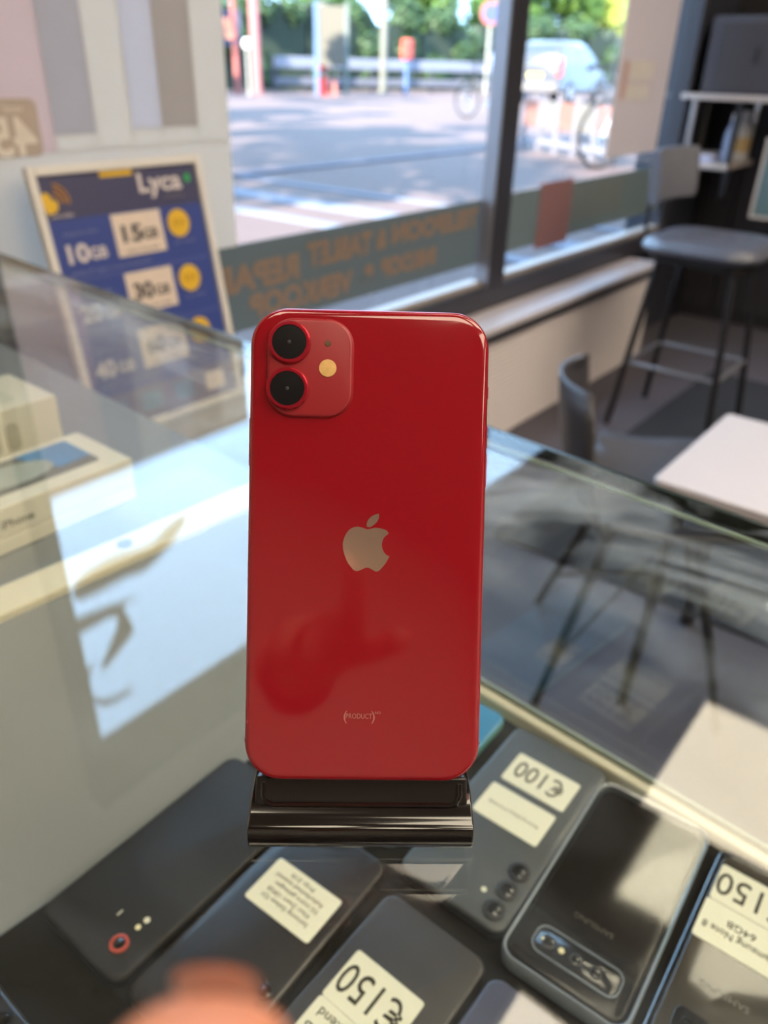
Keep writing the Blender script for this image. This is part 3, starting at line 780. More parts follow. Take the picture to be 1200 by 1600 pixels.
# ================================================================== BAR STOOL
bs = thing('bar_stool', 'black quilted bar stool with a grey backrest by the window', 'stool', (2.955, 0.885, 0))
LEGM = mat('black_steel', (40, 39, 44), 0.4, metal=0.3)
SEATM = mat('quilted_black_leather', (92, 94, 108), 0.30, var=0.2, scale=40)
def cushion(w_, d_, t_, r_, quilt):
    mb = MB(); n = 26; rings = []
    for (ins, z_) in ((0.035, 0), (0.006, t_ * 0.25), (0, t_ * 0.5), (0.012, t_ * 0.85), (0.030, t_)):
        rings.append([(x, y, z_) for x, y in rr(w_ - 2 * ins, d_ - 2 * ins, max(r_ - ins * 0.5, 0.02), 8)])
    mb.loft(rings, True, False)
    # quilted top
    m_ = len(rings[0]); top = rings[-1]; prev = top
    for f_ in (0.85, 0.7, 0.5, 0.3, 0.1):
        cur = []
        for (x, y, z_) in top:
            X_, Y_ = x * f_, y * f_
            q = math.sin((X_ + Y_) * 62) * math.sin((X_ - Y_) * 62) if quilt else 0
            cur.append((X_, Y_, t_ + 0.010 * (1 - f_ * f_) + 0.0035 * q))
        mb.loft([prev, cur], False, f_ == 0.1)
        prev = cur
    return mb
cushion(0.43, 0.42, 0.055, 0.12, True).build('seat', SEATM, bs, smooth=True, loc=(0, 0.0, 0.645))
MB().prism(rr(0.34, 0.33, 0.06, 5), 0.622, 0.646).build('seat_plate', LEGM, bs)
feet = {}
for ax in (-1, 1):
    for ay in (-1, 1):
        top_ = Vector((ax * 0.13, ay * 0.13, 0.63)); ft = Vector((ax * 0.187, ay * 0.193, 0.0))
        feet[(ax, ay)] = (top_, ft)
        MB().tube([top_, ft], 0.0125, 10).build('leg', LEGM, bs, smooth=True)
def lp(k, h_):
    a_, b_ = feet[k]; t_ = (a_.z - h_) / a_.z
    return a_.lerp(b_, t_)
for k0, k1 in (((-1, 1), (1, 1)), ((1, 1), (1, -1)), ((-1, -1), (1, -1)), ((-1, -1), (-1, 1))):
    MB().tube([lp(k0, 0.25), lp(k1, 0.25)], 0.008, 8).build('footrest_bar', mat('grey_steel', (150, 148, 156), 0.35, metal=0.6), bs, smooth=True)
# backrest: curved pad carried by two bent rods
bk = MB(); rings = []
for k in range(9):
    a_ = -1 + 2 * k / 8
    x_ = 0.185 * a_ ; y_ = 0.205 - 0.035 * a_ * a_
    rings.append([(x_, y_ + dy + 0.10 * (z_ - 0.80) , z_) for dy, z_ in ((-0.012, 0.805), (-0.018, 0.83), (-0.018, 0.945), (-0.010, 0.972), (0.010, 0.972), (0.018, 0.945), (0.018, 0.83), (0.012, 0.805))])
bk.loft(rings).build('backrest', mat('grey_leather', (110, 111, 124), 0.5, var=0.08), bs, smooth=True)
for ax in (-0.07, 0.07):
    MB().tube([(ax, 0.12, 0.635), (ax, 0.205, 0.655), (ax, 0.222, 0.72), (ax, 0.226, 0.90)], 0.008, 8).build('back_rod', LEGM, bs, smooth=True)

# ================================================================== SHELL CHAIR
ch = thing('shell_chair', 'black moulded shell chair between the counter and the white table', 'chair', (1.465, 0.440, 0), (0, 0, math.radians(-62)))
SH = mat('black_shell_plastic', (68, 65, 70), 0.42, var=0.06)
def shell(u, v):
    """u across -1..1, v from front of the seat 0 to top of the back 1; chair faces +x"""
    prof = ((0.22, 0.425), (0.20, 0.445), (0.10, 0.440), (0.0, 0.430), (-0.11, 0.435), (-0.17, 0.465), (-0.20, 0.52), (-0.215, 0.59), (-0.225, 0.66), (-0.228, 0.69))
    f_ = v * (len(prof) - 1); i_ = min(int(f_), len(prof) - 2); t_ = f_ - i_
    x_ = prof[i_][0] * (1 - t_) + prof[i_ + 1][0] * t_
    z_ = prof[i_][1] * (1 - t_) + prof[i_ + 1][1] * t_
    wd = 0.225 if v < 0.5 else 0.225 - 0.085 * ((v - 0.5) / 0.5) ** 1.3
    if v > 0.93: wd *= 0.86
    if v < 0.06: wd *= 0.88
    c_ = abs(u) ** 2.2
    if v < 0.5: z_ += 0.035 * c_
    x_ += (0.058 * c_) * max(0, min(1, (v - 0.35) / 0.3))
    return (x_, u * wd, z_)
nu, nv = 16, 26
vs = [shell(-1 + 2 * i / nu, j / nv) for j in range(nv + 1) for i in range(nu + 1)]
fs = [(j * (nu + 1) + i, j * (nu + 1) + i + 1, (j + 1) * (nu + 1) + i + 1, (j + 1) * (nu + 1) + i) for j in range(nv) for i in range(nu)]
o = MB().add(vs, fs).build('seat_shell', SH, ch, smooth=True)
sm = o.modifiers.new('solid', 'SOLIDIFY'); sm.thickness = 0.008
MB().prism(rr(0.18, 0.20, 0.03, 4, -0.01, 0), 0.408, 0.424).build('seat_mount', LEGM, ch)
for ax, ay in ((1, 1), (1, -1), (-1, 1), (-1, -1)):
    MB().tube([(ax * 0.08, ay * 0.08, 0.41), (ax * 0.19, ay * 0.19, 0.0)], [0.012, 0.009], 10).build('leg', LEGM, ch, smooth=True)
for s1 in (1, -1):
    MB().tube([(0.10, s1 * 0.10, 0.34), (-0.16, -s1 * 0.16, 0.11)], 0.005, 8).build('cross_brace', LEGM, ch, smooth=True)

# ================================================================== WHITE TABLE
tb = thing('low_table', 'glossy white low table beside the shell chair', 'table', (1.525, 0.045, 0))
TW = mat('gloss_white_laminate', (214, 206, 210), 0.16, var=0.02, coat=0.8)
MB().prism(rr(0.42, 0.72, 0.012, 4), 0.53, 0.55).build('tabletop', TW, tb, bevel=0.002)
for ax in (-1, 1):
    for ay in (-1, 1):
        MB().tube([(ax * 0.17, ay * 0.31, 0.53), (ax * 0.185, ay * 0.33, 0)], 0.012, 10).build('leg', LEGM, tb, smooth=True)

# floor mat
MB().prism(rr(1.9, 2.6, 0.02, 3, 2.70, -0.33), 0.0005, 0.009).build('floor_mat', mat('dark_floor_mat', (48, 50, 58), 0.9, var=0.2, scale=120))
tag(bpy.data.objects['floor_mat'], 'dark rubber floor mat under the stool and table', 'mat')

# ================================================================== SHELVING BY THE DARK WALL
su = thing('wall_shelving', 'white two-board shelving on thin posts in the dark corner', 'shelf', (0, 0, 0))
SHB = mat('pale_shelf_board', (196, 186, 184), 0.5, var=0.03)
MB().box(3.985, 4.50, 0.55, 1.478, 1.095, 1.118).build('shelf_board', SHB, su, bevel=0.003)
MB().box(3.985, 4.36, 1.205, 1.478, 0.815, 0.842).build('shelf_board', SHB, su, bevel=0.003)
for x_, y_, m_ in ((3.995, 1.20, LEGM), (3.995, 1.40, CHROME), (4.34, 1.22, CHROME), (4.34, 1.46, CHROME)):
    MB().box(x_, x_ + 0.022, y_, y_ + 0.022, 0.815, 1.095).build('post', m_, su, bevel=0.002)
MB().box(3.995, 4.02, 1.195, 1.22, 0.70, 0.815).build('post', LEGM, su, bevel=0.002)
for y_ in (1.46, 0.56):
    MB().box(4.47, 4.495, y_ - 0.01, y_ + 0.012, 0.0, 1.095).build('post', LEGM, su, bevel=0.002)
mo = thing('dark_cabinet', 'dark grey cabinet standing on the upper white shelf', 'cabinet', (4.20, 1.13, 1.1185))
MB().box(-0.16, 0.22, -0.30, 0.29, 0, 0.30).build('cabinet_body', mat('dark_grey_cabinet', (78, 76, 86), 0.5), mo, bevel=0.012)
MB().box(-0.168, -0.16, -0.27, 0.24, 0.02, 0.275).build('front_panel', mat('charcoal_panel', (64, 60, 66), 0.55), mo, bevel=0.004)
MB().box(-0.172, -0.168, 0.06, 0.075, 0.12, 0.18).build('handle', LEGM, mo)
tp = thing('paper_tray', 'pale blue tray on the lower white shelf', 'tray', (4.10, 1.345, 0.8425))
MB().box(-0.10, 0.16, -0.06, 0.10, 0, 0.018).build('tray_sheet', mat('pale_blue_card', (178, 186, 222), 0.5), tp, bevel=0.003)
MB().box(-0.10, 0.16, -0.06, 0.10, 0.0181, 0.030).build('tray_sheet', mat('pale_white_card', (206, 206, 226), 0.5), tp, bevel=0.003)
def bottle(label, x_, y_, col, r_, h_, band=None):
    t_ = thing('bottle', label, 'bottle', (x_, y_, 0.8425), group='bottles on the lower shelf')
    MB().lathe([(0, 0), (r_ * 0.92, 0), (r_, 0.006), (r_, h_ * 0.55), (r_ * 0.86, h_ * 0.66), (r_ * 0.40, h_ * 0.78), (r_ * 0.36, h_ * 0.86), (0, h_ * 0.86)], 24).build('bottle_body', mat('bottle_%d' % col[0], col, 0.35), t_, smooth=True)
    MB().lathe([(0, h_ * 0.861), (r_ * 0.46, h_ * 0.861), (r_ * 0.44, h_), (0, h_)], 20).build('cap', mat('bottle_cap', (206, 206, 214), 0.4), t_, smooth=True)
    if band:
        MB().lathe([(r_ * 1.01, h_ * 0.18), (r_ * 1.015, h_ * 0.2), (r_ * 1.015, h_ * 0.46), (r_ * 1.01, h_ * 0.48)], 24).build('bottle_label', mat('band_%d' % band[0], band, 0.6), t_, smooth=True)
bottle('slim pale blue bottle on the lower white shelf', 4.075, 1.245, (176, 190, 224), 0.026, 0.20)
bottle('round white bottle with an amber label on the lower shelf', 4.22, 1.24, (200, 200, 204), 0.045, 0.21, (196, 168, 120))
fp = thing('framed_panel', 'teal panel in a pale frame at the right picture edge', 'panel', (3.90, 1.025, 0.655), (0, 0, 0))
MB().box(0, 0.012, -0.40, 0.0, 0, 0.30).build('panel_sheet', mat('teal_panel', (96, 122, 130), 0.4), fp)
for a_ in ((-0.41, 0.012, -0.012, 0.0), (-0.41, 0.012, 0.30, 0.312)):
    MB().box(-0.006, 0.016, a_[0], a_[1], a_[2], a_[3]).build('frame_bar', SHB, fp)
for a_ in ((-0.41, -0.398), (0.0, 0.012)):
    MB().box(-0.006, 0.016, a_[0], a_[1], 0.0, 0.30).build('frame_bar', SHB, fp)
MB().box(0.016, 0.62, -0.21, -0.19, 0.14, 0.16).build('wall_bracket', LEGM, fp)

# ================================================================== OUTSIDE
SZ = 0.2
PAV = mat('street_paving', (88, 71, 70), 0.8, var=0.12, scale=3.0, bump=0.1)
struct(MB().box(-14, 20, -6, YW + 0.1, ZC + 0.11, 9.5).build('wall_upper', mat('brick_facade', (120, 96, 86), 0.9, var=0.15, scale=6)))  # unseen upper storeys, added to block sky light over the street
sg = struct(MB().box(-60, 110, YW + 0.17, 110, SZ - 0.25, SZ).build('ground', PAV))
KERB = mat('pale_kerb', (104, 108, 124), 0.8, var=0.06)
for x_, wd in ((4.86, 0.26), (4.24, 0.16), (5.6, 0.10)):
    MB().box(x_ - wd / 2, x_ + wd / 2, 1.8, 6.3, SZ, SZ + 0.012).build('paving_band', KERB, sg, bevel=0.004)
MB().box(-20, 30, 6.3, 6.5, SZ, SZ + 0.02).build('paving_band', mat('dim_kerb', (84, 82, 96), 0.8), sg, bevel=0.004)
ROADM = mat('far_asphalt', (128, 124, 142), 0.85, var=0.1, scale=2)

# --- foliage
LEAF = mat('green_leaf', (98, 130, 60), 0.55, var=0.45, scale=1.4, trans=0.35)
LEAF2 = mat('dark_green_leaf', (58, 84, 52), 0.6, var=0.4, scale=1.2, trans=0.2)
LEAF3 = mat('yellow_green_leaf', (164, 174, 84), 0.5, var=0.4, scale=1.6, trans=0.4)
BARK = mat('bark', (96, 84, 74), 0.9, var=0.3, scale=12)
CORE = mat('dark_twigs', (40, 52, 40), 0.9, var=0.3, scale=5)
def leaf_cloud(blobs, n, size, seed):
    rnd = random.Random(seed); mb = MB()
    tot = sum(b_[3] ** 2 for b_ in blobs)
    for (cx, cy, cz, r_, sq) in blobs:
        for _ in range(int(n * r_ * r_ / tot)):
            d_ = Vector((rnd.gauss(0, 1), rnd.gauss(0, 1), rnd.gauss(0, 1))).normalized()
            rr_ = r_ * (0.55 + 0.47 * rnd.random() ** 0.6)
            p_ = Vector((cx + d_.x * rr_, cy + d_.y * rr_, cz + d_.z * rr_ * sq))
            a_ = Vector((rnd.gauss(0, 1), rnd.gauss(0, 1), rnd.gauss(0, 0.6))).normalized()
            b_ = a_.cross(d_ + Vector((0.01, 0.02, 0.3))).normalized()
            s_ = size * rnd.uniform(0.6, 1.3)
            mb.add([p_ - a_ * s_, p_ + b_ * s_ * 0.5, p_ + a_ * s_, p_ - b_ * s_ * 0.5], [(0, 1, 2, 3)])
    return mb
def blob_mesh(blobs, k):
    mb = MB()
    for (cx, cy, cz, r_, sq) in blobs:
        prof = [(math.sin(PI * j / 8) * r_ * k, -math.cos(PI * j / 8) * r_ * k * sq) for j in range(9)]
        mb.lathe(prof, 12, (cx, cy, cz))
    return mb
def raw(mb, name, m, parent):
    me = bpy.data.meshes.new(name); me.from_pydata(mb.v, [], mb.f)
    me.materials.append(m)
    o_ = bpy.data.objects.new(name, me); COL.objects.link(o_); o_.parent = parent
    return o_
def tree(name, label, cat, loc, trunk_h, trunk_r, blobs, n, size, m, seed, core=0.0, group=None):
    t_ = thing(name, label, cat, loc, group=group)
    if trunk_h:
        MB().tube([(0, 0, 0), (0.05, 0.03, trunk_h * 0.5), (0, 0.05, trunk_h)], [trunk_r, trunk_r * 0.8, trunk_r * 0.6], 10).build('trunk', BARK, t_, smooth=True)
    f_ = raw(leaf_cloud(blobs, n, size, seed), 'foliage', m, t_); f_['kind'] = 'stuff'
    if core:
        blob_mesh(blobs, core).build('branches', CORE, t_, smooth=True)
    return t_
# hedge beyond the street, a row of shrubs
A_, B_ = on_ground(250, 140), on_ground(1200, 140)
hd_ = [('dense dark green shrub beyond the red posts, far left', LEAF2), ('dark green shrub behind the blue information panel', LEAF2), ('mid green shrub behind the white lamp column', LEAF2),
       ('dark green shrub behind the red parcel post', LEAF2), ('olive shrub left of the silver car', LEAF2), ('yellow-green shrub above the silver car', LEAF), ('green shrub right of the silver car', LEAF), ('bright green shrub beyond the dark car', LEAF3)]
AL = (B_ - A_).normalized()
for k, (l_, m_) in enumerate(hd_):
    p_ = A_.lerp(B_, (k + 0.5) / 8.0)
    hw = (B_ - A_).length / 16.0 - 0.02
    rnd = random.Random(50 + k)
    t_ = thing('shrub', l_, 'shrub', (p_.x, p_.y, SZ), (0, 0, math.atan2(AL.y, AL.x)), group='shrubs along the far side of the street')
    bl = []
    for q in range(9):
        r_ = rnd.uniform(0.6, 0.8)
        bl.append((rnd.uniform(-hw + r_, hw - r_) if q > 2 else (q - 1) * (hw - r_), rnd.uniform(-0.25, 0.25), (0.65, 1.6, 2.6)[q % 3] + rnd.uniform(-0.1, 0.2), r_, 1.0))
    f_ = raw(leaf_cloud(bl, 4600, 0.13, 60 + k), 'foliage', m_, t_); f_['kind'] = 'stuff'
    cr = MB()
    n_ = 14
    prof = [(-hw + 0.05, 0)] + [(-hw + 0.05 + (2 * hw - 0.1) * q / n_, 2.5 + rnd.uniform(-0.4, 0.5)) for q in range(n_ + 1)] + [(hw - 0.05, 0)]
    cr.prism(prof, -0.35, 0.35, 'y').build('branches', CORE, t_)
fl = [('tall tree over the red posts', 0.03, LEAF2), ('tall tree left of the blue information panel', 0.155, LEAF), ('tall tree behind the blue information panel', 0.28, LEAF), ('tall tree behind the white lamp column', 0.405, LEAF), ('tall tree right of the red parcel post', 0.53, LEAF),
      ('tall yellow-green tree near the round sign', 0.655, LEAF3), ('tall tree behind the silver car', 0.78, LEAF), ('tall bright tree by the dark corner', 0.905, LEAF3)]
for k, (l_, f_, m_) in enumerate(fl):
    p_ = A_.lerp(B_, f_) + Vector((4.2, 4.6, 0))
    rnd = random.Random(90 + k)
    bl = [(rnd.uniform(-1.7, 1.7), rnd.uniform(-1.2, 1.2), rnd.uniform(2.4, 6.2), rnd.uniform(1.0, 1.5), 0.85) for _ in range(14)]
    tree('street_tree', l_, 'tree', (p_.x, p_.y, SZ), 4.0, 0.20, bl, 5200, 0.20, m_, 130 + k, group='trees beyond the street')
# street trees left of the window: their crowns dapple the paving
for k, (x_, y_, l_) in enumerate(((-11.0, 5.2, 'far plane tree left of the shop window'), (-2.6, 5.2, 'nearest plane tree left of the shop window'), (-11.0, 13.4, 'plane tree in the second row, far left'), (-2.6, 13.4, 'plane tree in the second row, near the window line'),
                                  (-7.0, 21.8, 'plane tree in the third row, far left'), (1.4, 21.8, 'plane tree in the third row, middle'), (9.8, 23.6, 'plane tree in the third row, right'))):
    rnd = random.Random(200 + k)
    bl = [(rnd.uniform(-2.6, 2.6), rnd.uniform(-2.6, 2.6), rnd.uniform(4.5, 9.2), rnd.uniform(0.6, 0.95), 0.8) for _ in range(23)]
    tree('plane_tree', l_, 'tree', (x_, y_, SZ), 6.0, 0.25, bl, 3200, 0.20, LEAF, 230 + k, group='plane trees shading the paving')

for k, (x_, y_, z0, z1, sp, l_) in enumerate(((5.2, 8.6, 2.7, 4.0, 1.3, 'unseen young shade tree nearest the left window pane'), (7.6, 12.6, 3.0, 5.0, 1.9, 'unseen young shade tree, second from the window'), (12.6, 18.0, 3.6, 6.4, 2.6, 'unseen young shade tree, third from the window'))):  # low crowns kept out of view, added to shade the paving
    rnd = random.Random(300 + k)
    bl = [(rnd.uniform(-sp, sp), rnd.uniform(-sp, sp), rnd.uniform(z0, z1), rnd.uniform(0.4, 0.62), 0.8) for _ in range(15)]
    tree('shade_tree', l_, 'tree', (x_, y_, SZ), z0, 0.07, bl, 2600, 0.17, LEAF, 330 + k, group='unseen young trees added to shade the paving')
# --- street furniture
def post(name, label, cat, px, py, h_, r_, m_, group=None, z=SZ):
    p_ = on_ground(px, py, SZ)
    t_ = thing(name, label, cat, (p_.x, p_.y, SZ), group=group)
    MB().cyl((0, 0, 0), r_, h_, 14).build('pole', m_, t_, smooth=True)
    MB().cyl((0, 0, 0), r_ * 1.5, 0.06, 14).build('foot_plate', m_, t_)
    return t_
WPOLE = mat('cream_pole', (104, 104, 98), 0.5)
REDP = mat('signal_red', (190, 70, 62), 0.5)
BLUEP = mat('mid_blue', (80, 106, 146), 0.5)
t_ = post('lamp_column', 'cream lamp column in the middle of the street view', 'lamp post', 598, 146, 5.2, 0.13, WPOLE)
MB().tube([(0, 0, 5.2), (0.3, 0, 5.5), (1.0, 0, 5.6)], 0.05, 8).build('lamp_arm', WPOLE, t_, smooth=True)
MB().box(0.8, 1.4, -0.12, 0.12, 5.55, 5.68).build('lamp_head', ANTH, t_, bevel=0.02)
t_ = post('striped_bollard', 'tall red and white banded post beside the blue information panel', 'post', 506, 149, 0.55, 0.15, REDP)
for k, (z0, z1, m_) in enumerate(((0.55, 0.75, WPOLE), (0.75, 1.2, REDP), (1.2, 1.32, WPOLE), (1.32, 1.85, REDP), (1.85, 2.7, WPOLE))):
    MB().cyl((0, 0, z0), 0.151, z1 - z0, 14).build('band', m_, t_)
t_ = post('striped_bollard', 'thin red banded post right of the tall striped post', 'post', 523, 149, 0.5, 0.08, mat('dim_red', (170, 110, 104), 0.6))
for k, (z0, z1, m_) in enumerate(((0.5, 1.4, mat('grey_green_pole', (120, 120, 112), 0.6)), (1.4, 1.75, REDP), (1.75, 1.85, WPOLE))):
    MB().cyl((0, 0, z0), 0.081, z1 - z0, 12).build('band', m_, t_)
p_ = on_ground(518, 150)
t_ = thing('information_panel', 'grey-brown information panel with a blue left post', 'sign', (p_.x, p_.y, SZ), (0, 0, math.atan2(RX.y, RX.x)))
MB().box(-0.55, -0.42, -0.06, 0.06, 0, 2.7).build('post', BLUEP, t_)
MB().box(0.45, 0.58, -0.06, 0.06, 0, 2.7).build('post', mat('grey_green_post', (92, 102, 102), 0.6), t_)
MB().box(-0.42, 0.45, -0.03, 0.03, 0.9, 2.6).build('panel_sheet', mat('taupe_board', (86, 82, 74), 0.6), t_)
t_ = post('parcel_post', 'thin blue post with a red box right of the lamp column', 'post', 634, 148, 1.15, 0.07, BLUEP)
MB().box(-0.17, 0.17, -0.17, 0.17, 1.15, 1.8).build('red_box', mat('orange_red', (196, 70, 60), 0.5), t_, bevel=0.05)
t_ = post('road_sign', 'round blue road sign with a pink rim near the mullion', 'sign', 757, 150, 2.6, 0.05, mat('grey_pole', (150, 150, 146), 0.5))
a_ = math.atan2(-FW.y, -FW.x)
for nm, r_, dx, m_ in (('sign_rim', 0.40, 0.06, mat('pink_red_rim', (150, 84, 84), 0.5)), ('sign_disc', 0.29, 0.075, mat('sign_blue', (62, 74, 130), 0.5))):
    o = MB().cyl((0, 0, 0), r_, 0.015, 28, 'x').build(nm, m_, t_)
    o.location = (dx * math.cos(a_), dx * math.sin(a_), 2.75); o.rotation_euler = (0, 0, a_)
# low guard rail in front of the hedge
p0, p1 = on_ground(430, 143), on_ground(800, 146)
ln = (p1 - p0).length
t_ = thing('guard_rail', 'pale blue-grey two-bar guard rail in front of the shrubs', 'railing', (p0.x, p0.y, SZ), (0, 0, math.atan2(p1.y - p0.y, p1.x - p0.x)))
GR = mat('pale_blue_grey_rail', (110, 114, 130), 0.5)
MB().box(0, ln, -0.05, 0.05, 0.78, 1.15).build('rail', GR, t_, bevel=0.02)
MB().box(0, ln, -0.05, 0.05, 0.22, 0.46).build('rail', mat('dim_rail', (92, 92, 104), 0.5), t_, bevel=0.02)
for k in range(9):
    MB().box(ln * k / 8 - 0.06, ln * k / 8 + 0.06, 0.05, 0.15, 0, 1.1).build('post', ANTH, t_)
# red posts, dark notice board and globe lamp at the left
t_ = post('red_post', 'slim dark red post beside the window film edge', 'post', 372, 147, 4.2, 0.10, mat('brick_red', (140, 78, 74), 0.6), group='red posts')
t_ = post('red_post', 'broad pinkish red post left of the shrubs', 'post', 403, 147, 4.2, 0.17, mat('pink_brick_red', (150, 96, 98), 0.6), group='red posts')
p_ = on_ground(362, 145)
t_ = thing('notice_board', 'dark blue notice board with an orange poster by the red posts', 'notice board', (p_.x, p_.y, SZ), (0, 0, math.atan2(RX.y, RX.x)))
MB().box(-0.40, 0.45, -0.04, 0.04, 1.4, 2.45).build('board_sheet', mat('dark_blue_board', (58, 66, 92), 0.5), t_)
MB().box(-0.12, 0.18, -0.06, -0.041, 1.6, 2.2).build('poster_sheet', mat('orange_poster', (226, 150, 118), 0.6), t_)
for x_ in (-0.36, 0.41):
    MB().box(x_ - 0.03, x_ + 0.03, -0.03, 0.03, 0, 1.4).build('post', ANTH, t_)
t_ = post('globe_lamp', 'small white globe lamp between the red posts', 'lamp', 390, 149, 1.28, 0.04, mat('grey_pole', (150, 150, 146), 0.5))
MB().lathe([(0, 0), (0.08, 0.03), (0.13, 0.12), (0.14, 0.18), (0.1, 0.28), (0, 0.32)], 20, (0, 0, 1.28)).build('globe', mat('white_globe', (250, 250, 244), 0.2, trans=0.3), t_, smooth=True)

# --- vehicles
def car(label, loc, ang, col, tailm):
    t_ = thing('car', label, 'car', loc, (0, 0, ang), group='parked cars')
    CM = mat('car_paint_%d' % col[0], col, 0.3, metal=0.3, coat=0.8, var=0.02)
    GM = mat('car_glass', (84, 104, 134), 0.08, coat=0.6)
    # body: sections along x (nose at +x)
    secs = [(-2.15, 0.80, 0.42, 0.95), (-2.12, 0.86, 0.32, 1.02), (-1.6, 0.89, 0.27, 1.04), (0.6, 0.89, 0.27, 1.02), (1.2, 0.88, 0.28, 0.98), (1.9, 0.84, 0.30, 0.84), (2.15, 0.74, 0.40, 0.72)]
    MB().loft([[(x_, -h_, z0 + 0.08), (x_, -h_, (z0 + z1) / 2), (x_, -h_ + 0.06, z1), (x_, h_ - 0.06, z1), (x_, h_, (z0 + z1) / 2), (x_, h_, z0 + 0.08), (x_, h_ - 0.1, z0), (x_, -h_ + 0.1, z0)] for x_, h_, z0, z1 in secs]).build('body', CM, t_, smooth=True)
    cab = [(1.02, [(-2.1, 0.83), (1.25, 0.83)]), (1.35, [(-2.02, 0.78), (0.75, 0.78)]), (1.66, [(-1.86, 0.68), (0.15, 0.68)]), (1.76, [(-1.6, 0.58), (-0.15, 0.58)])]
    rings = []
    for z_, ((xa, wa), (xb, wb)) in cab:
        rings.append([(xa, -wa + 0.1, z_), (xa + 0.1, -wa, z_), (xb - 0.1, -wb, z_), (xb, -wb + 0.15, z_), (xb, wb - 0.15, z_), (xb - 0.1, wb, z_), (xa + 0.1, wa, z_), (xa, wa - 0.1, z_)])
    MB().loft(rings).build('cabin', CM, t_, smooth=True)
    def quad(nm, pts, m_):
        a_, b_, c_, d_ = [Vector(q) for q in pts]
        n_ = (b_ - a_).cross(d_ - a_).normalized() * 0.02
        MB().loft([[tuple(q - n_) for q in (a_, b_, c_, d_)], [tuple(q + n_) for q in (a_, b_, c_, d_)]]).build(nm, m_, t_)
    quad('rear_window', [(-2.06, -0.62, 1.12), (-2.06, 0.62, 1.12), (-1.9, 0.54, 1.6), (-1.9, -0.54, 1.6)], mat('dark_car_glass', (52, 60, 66), 0.08, coat=1))
    for s_ in (-1, 1):
        quad('side_window', [(-1.8, s_ * 0.812, 1.10), (-0.75, s_ * 0.812, 1.10), (-0.75, s_ * 0.70, 1.62), (-1.66, s_ * 0.70, 1.62)], GM)
        quad('side_window', [(-0.66, s_ * 0.812, 1.10), (0.72, s_ * 0.812, 1.10), (0.05, s_ * 0.70, 1.62), (-0.66, s_ * 0.70, 1.62)], GM)
        MB().box(-2.17, -2.0, s_ * 0.80 - 0.09, s_ * 0.80 + 0.09, 0.78, 1.30).build('tail_light', tailm, t_, bevel=0.03)
        MB().box(0.55, 0.75, s_ * 0.98 - 0.1, s_ * 0.98 + 0.1, 1.0, 1.16).build('wing_mirror', CM, t_, bevel=0.04)
        for x_ in (-1.35, 1.35):
            wq = MB().cyl((x_, s_ * 0.80 - 0.1, 0.32), 0.32, 0.2, 24, 'y').build('wheel', mat('tyre', (30, 30, 32), 0.8), t_, smooth=True)
            MB().cyl((x_, s_ * 0.80 + (0.101 if s_ > 0 else -0.121), 0.32), 0.2, 0.02, 20, 'y').build('hub_cap', CHROME, wq)
    quad('windscreen', [(1.15, 0.62, 1.10), (1.15, -0.62, 1.10), (0.25, -0.54, 1.62), (0.25, 0.54, 1.62)], GM)
    MB().box(-2.22, -2.1, -0.8, 0.8, 0.34, 0.62).build('rear_bumper', mat('bumper_grey', (96, 94, 98), 0.6), t_, bevel=0.04)
    MB().box(-2.17, -2.14, -0.26, 0.26, 0.74, 0.86).build('number_plate', mat('plate_yellow', (214, 190, 90), 0.5), t_)
    return t_
va = math.atan2(FW.y, FW.x)
p_ = on_ground(868, 163)
d_ = Vector((p_.x, p_.y, 0)).normalized(); va = math.atan2(d_.y, d_.x)
TL = mat('tail_light_red', (206, 66, 66), 0.3, coat=0.5)
car('silver people carrier seen from behind in the right pane', (p_.x + 1.7, p_.y + 0.75, SZ), va - math.radians(24), (74, 74, 82), TL)
p_ = on_ground(1062, 150)
car('dark blue car partly hidden by the paper banner', (p_.x, p_.y, SZ), va - math.radians(75), (70, 92, 124), TL)

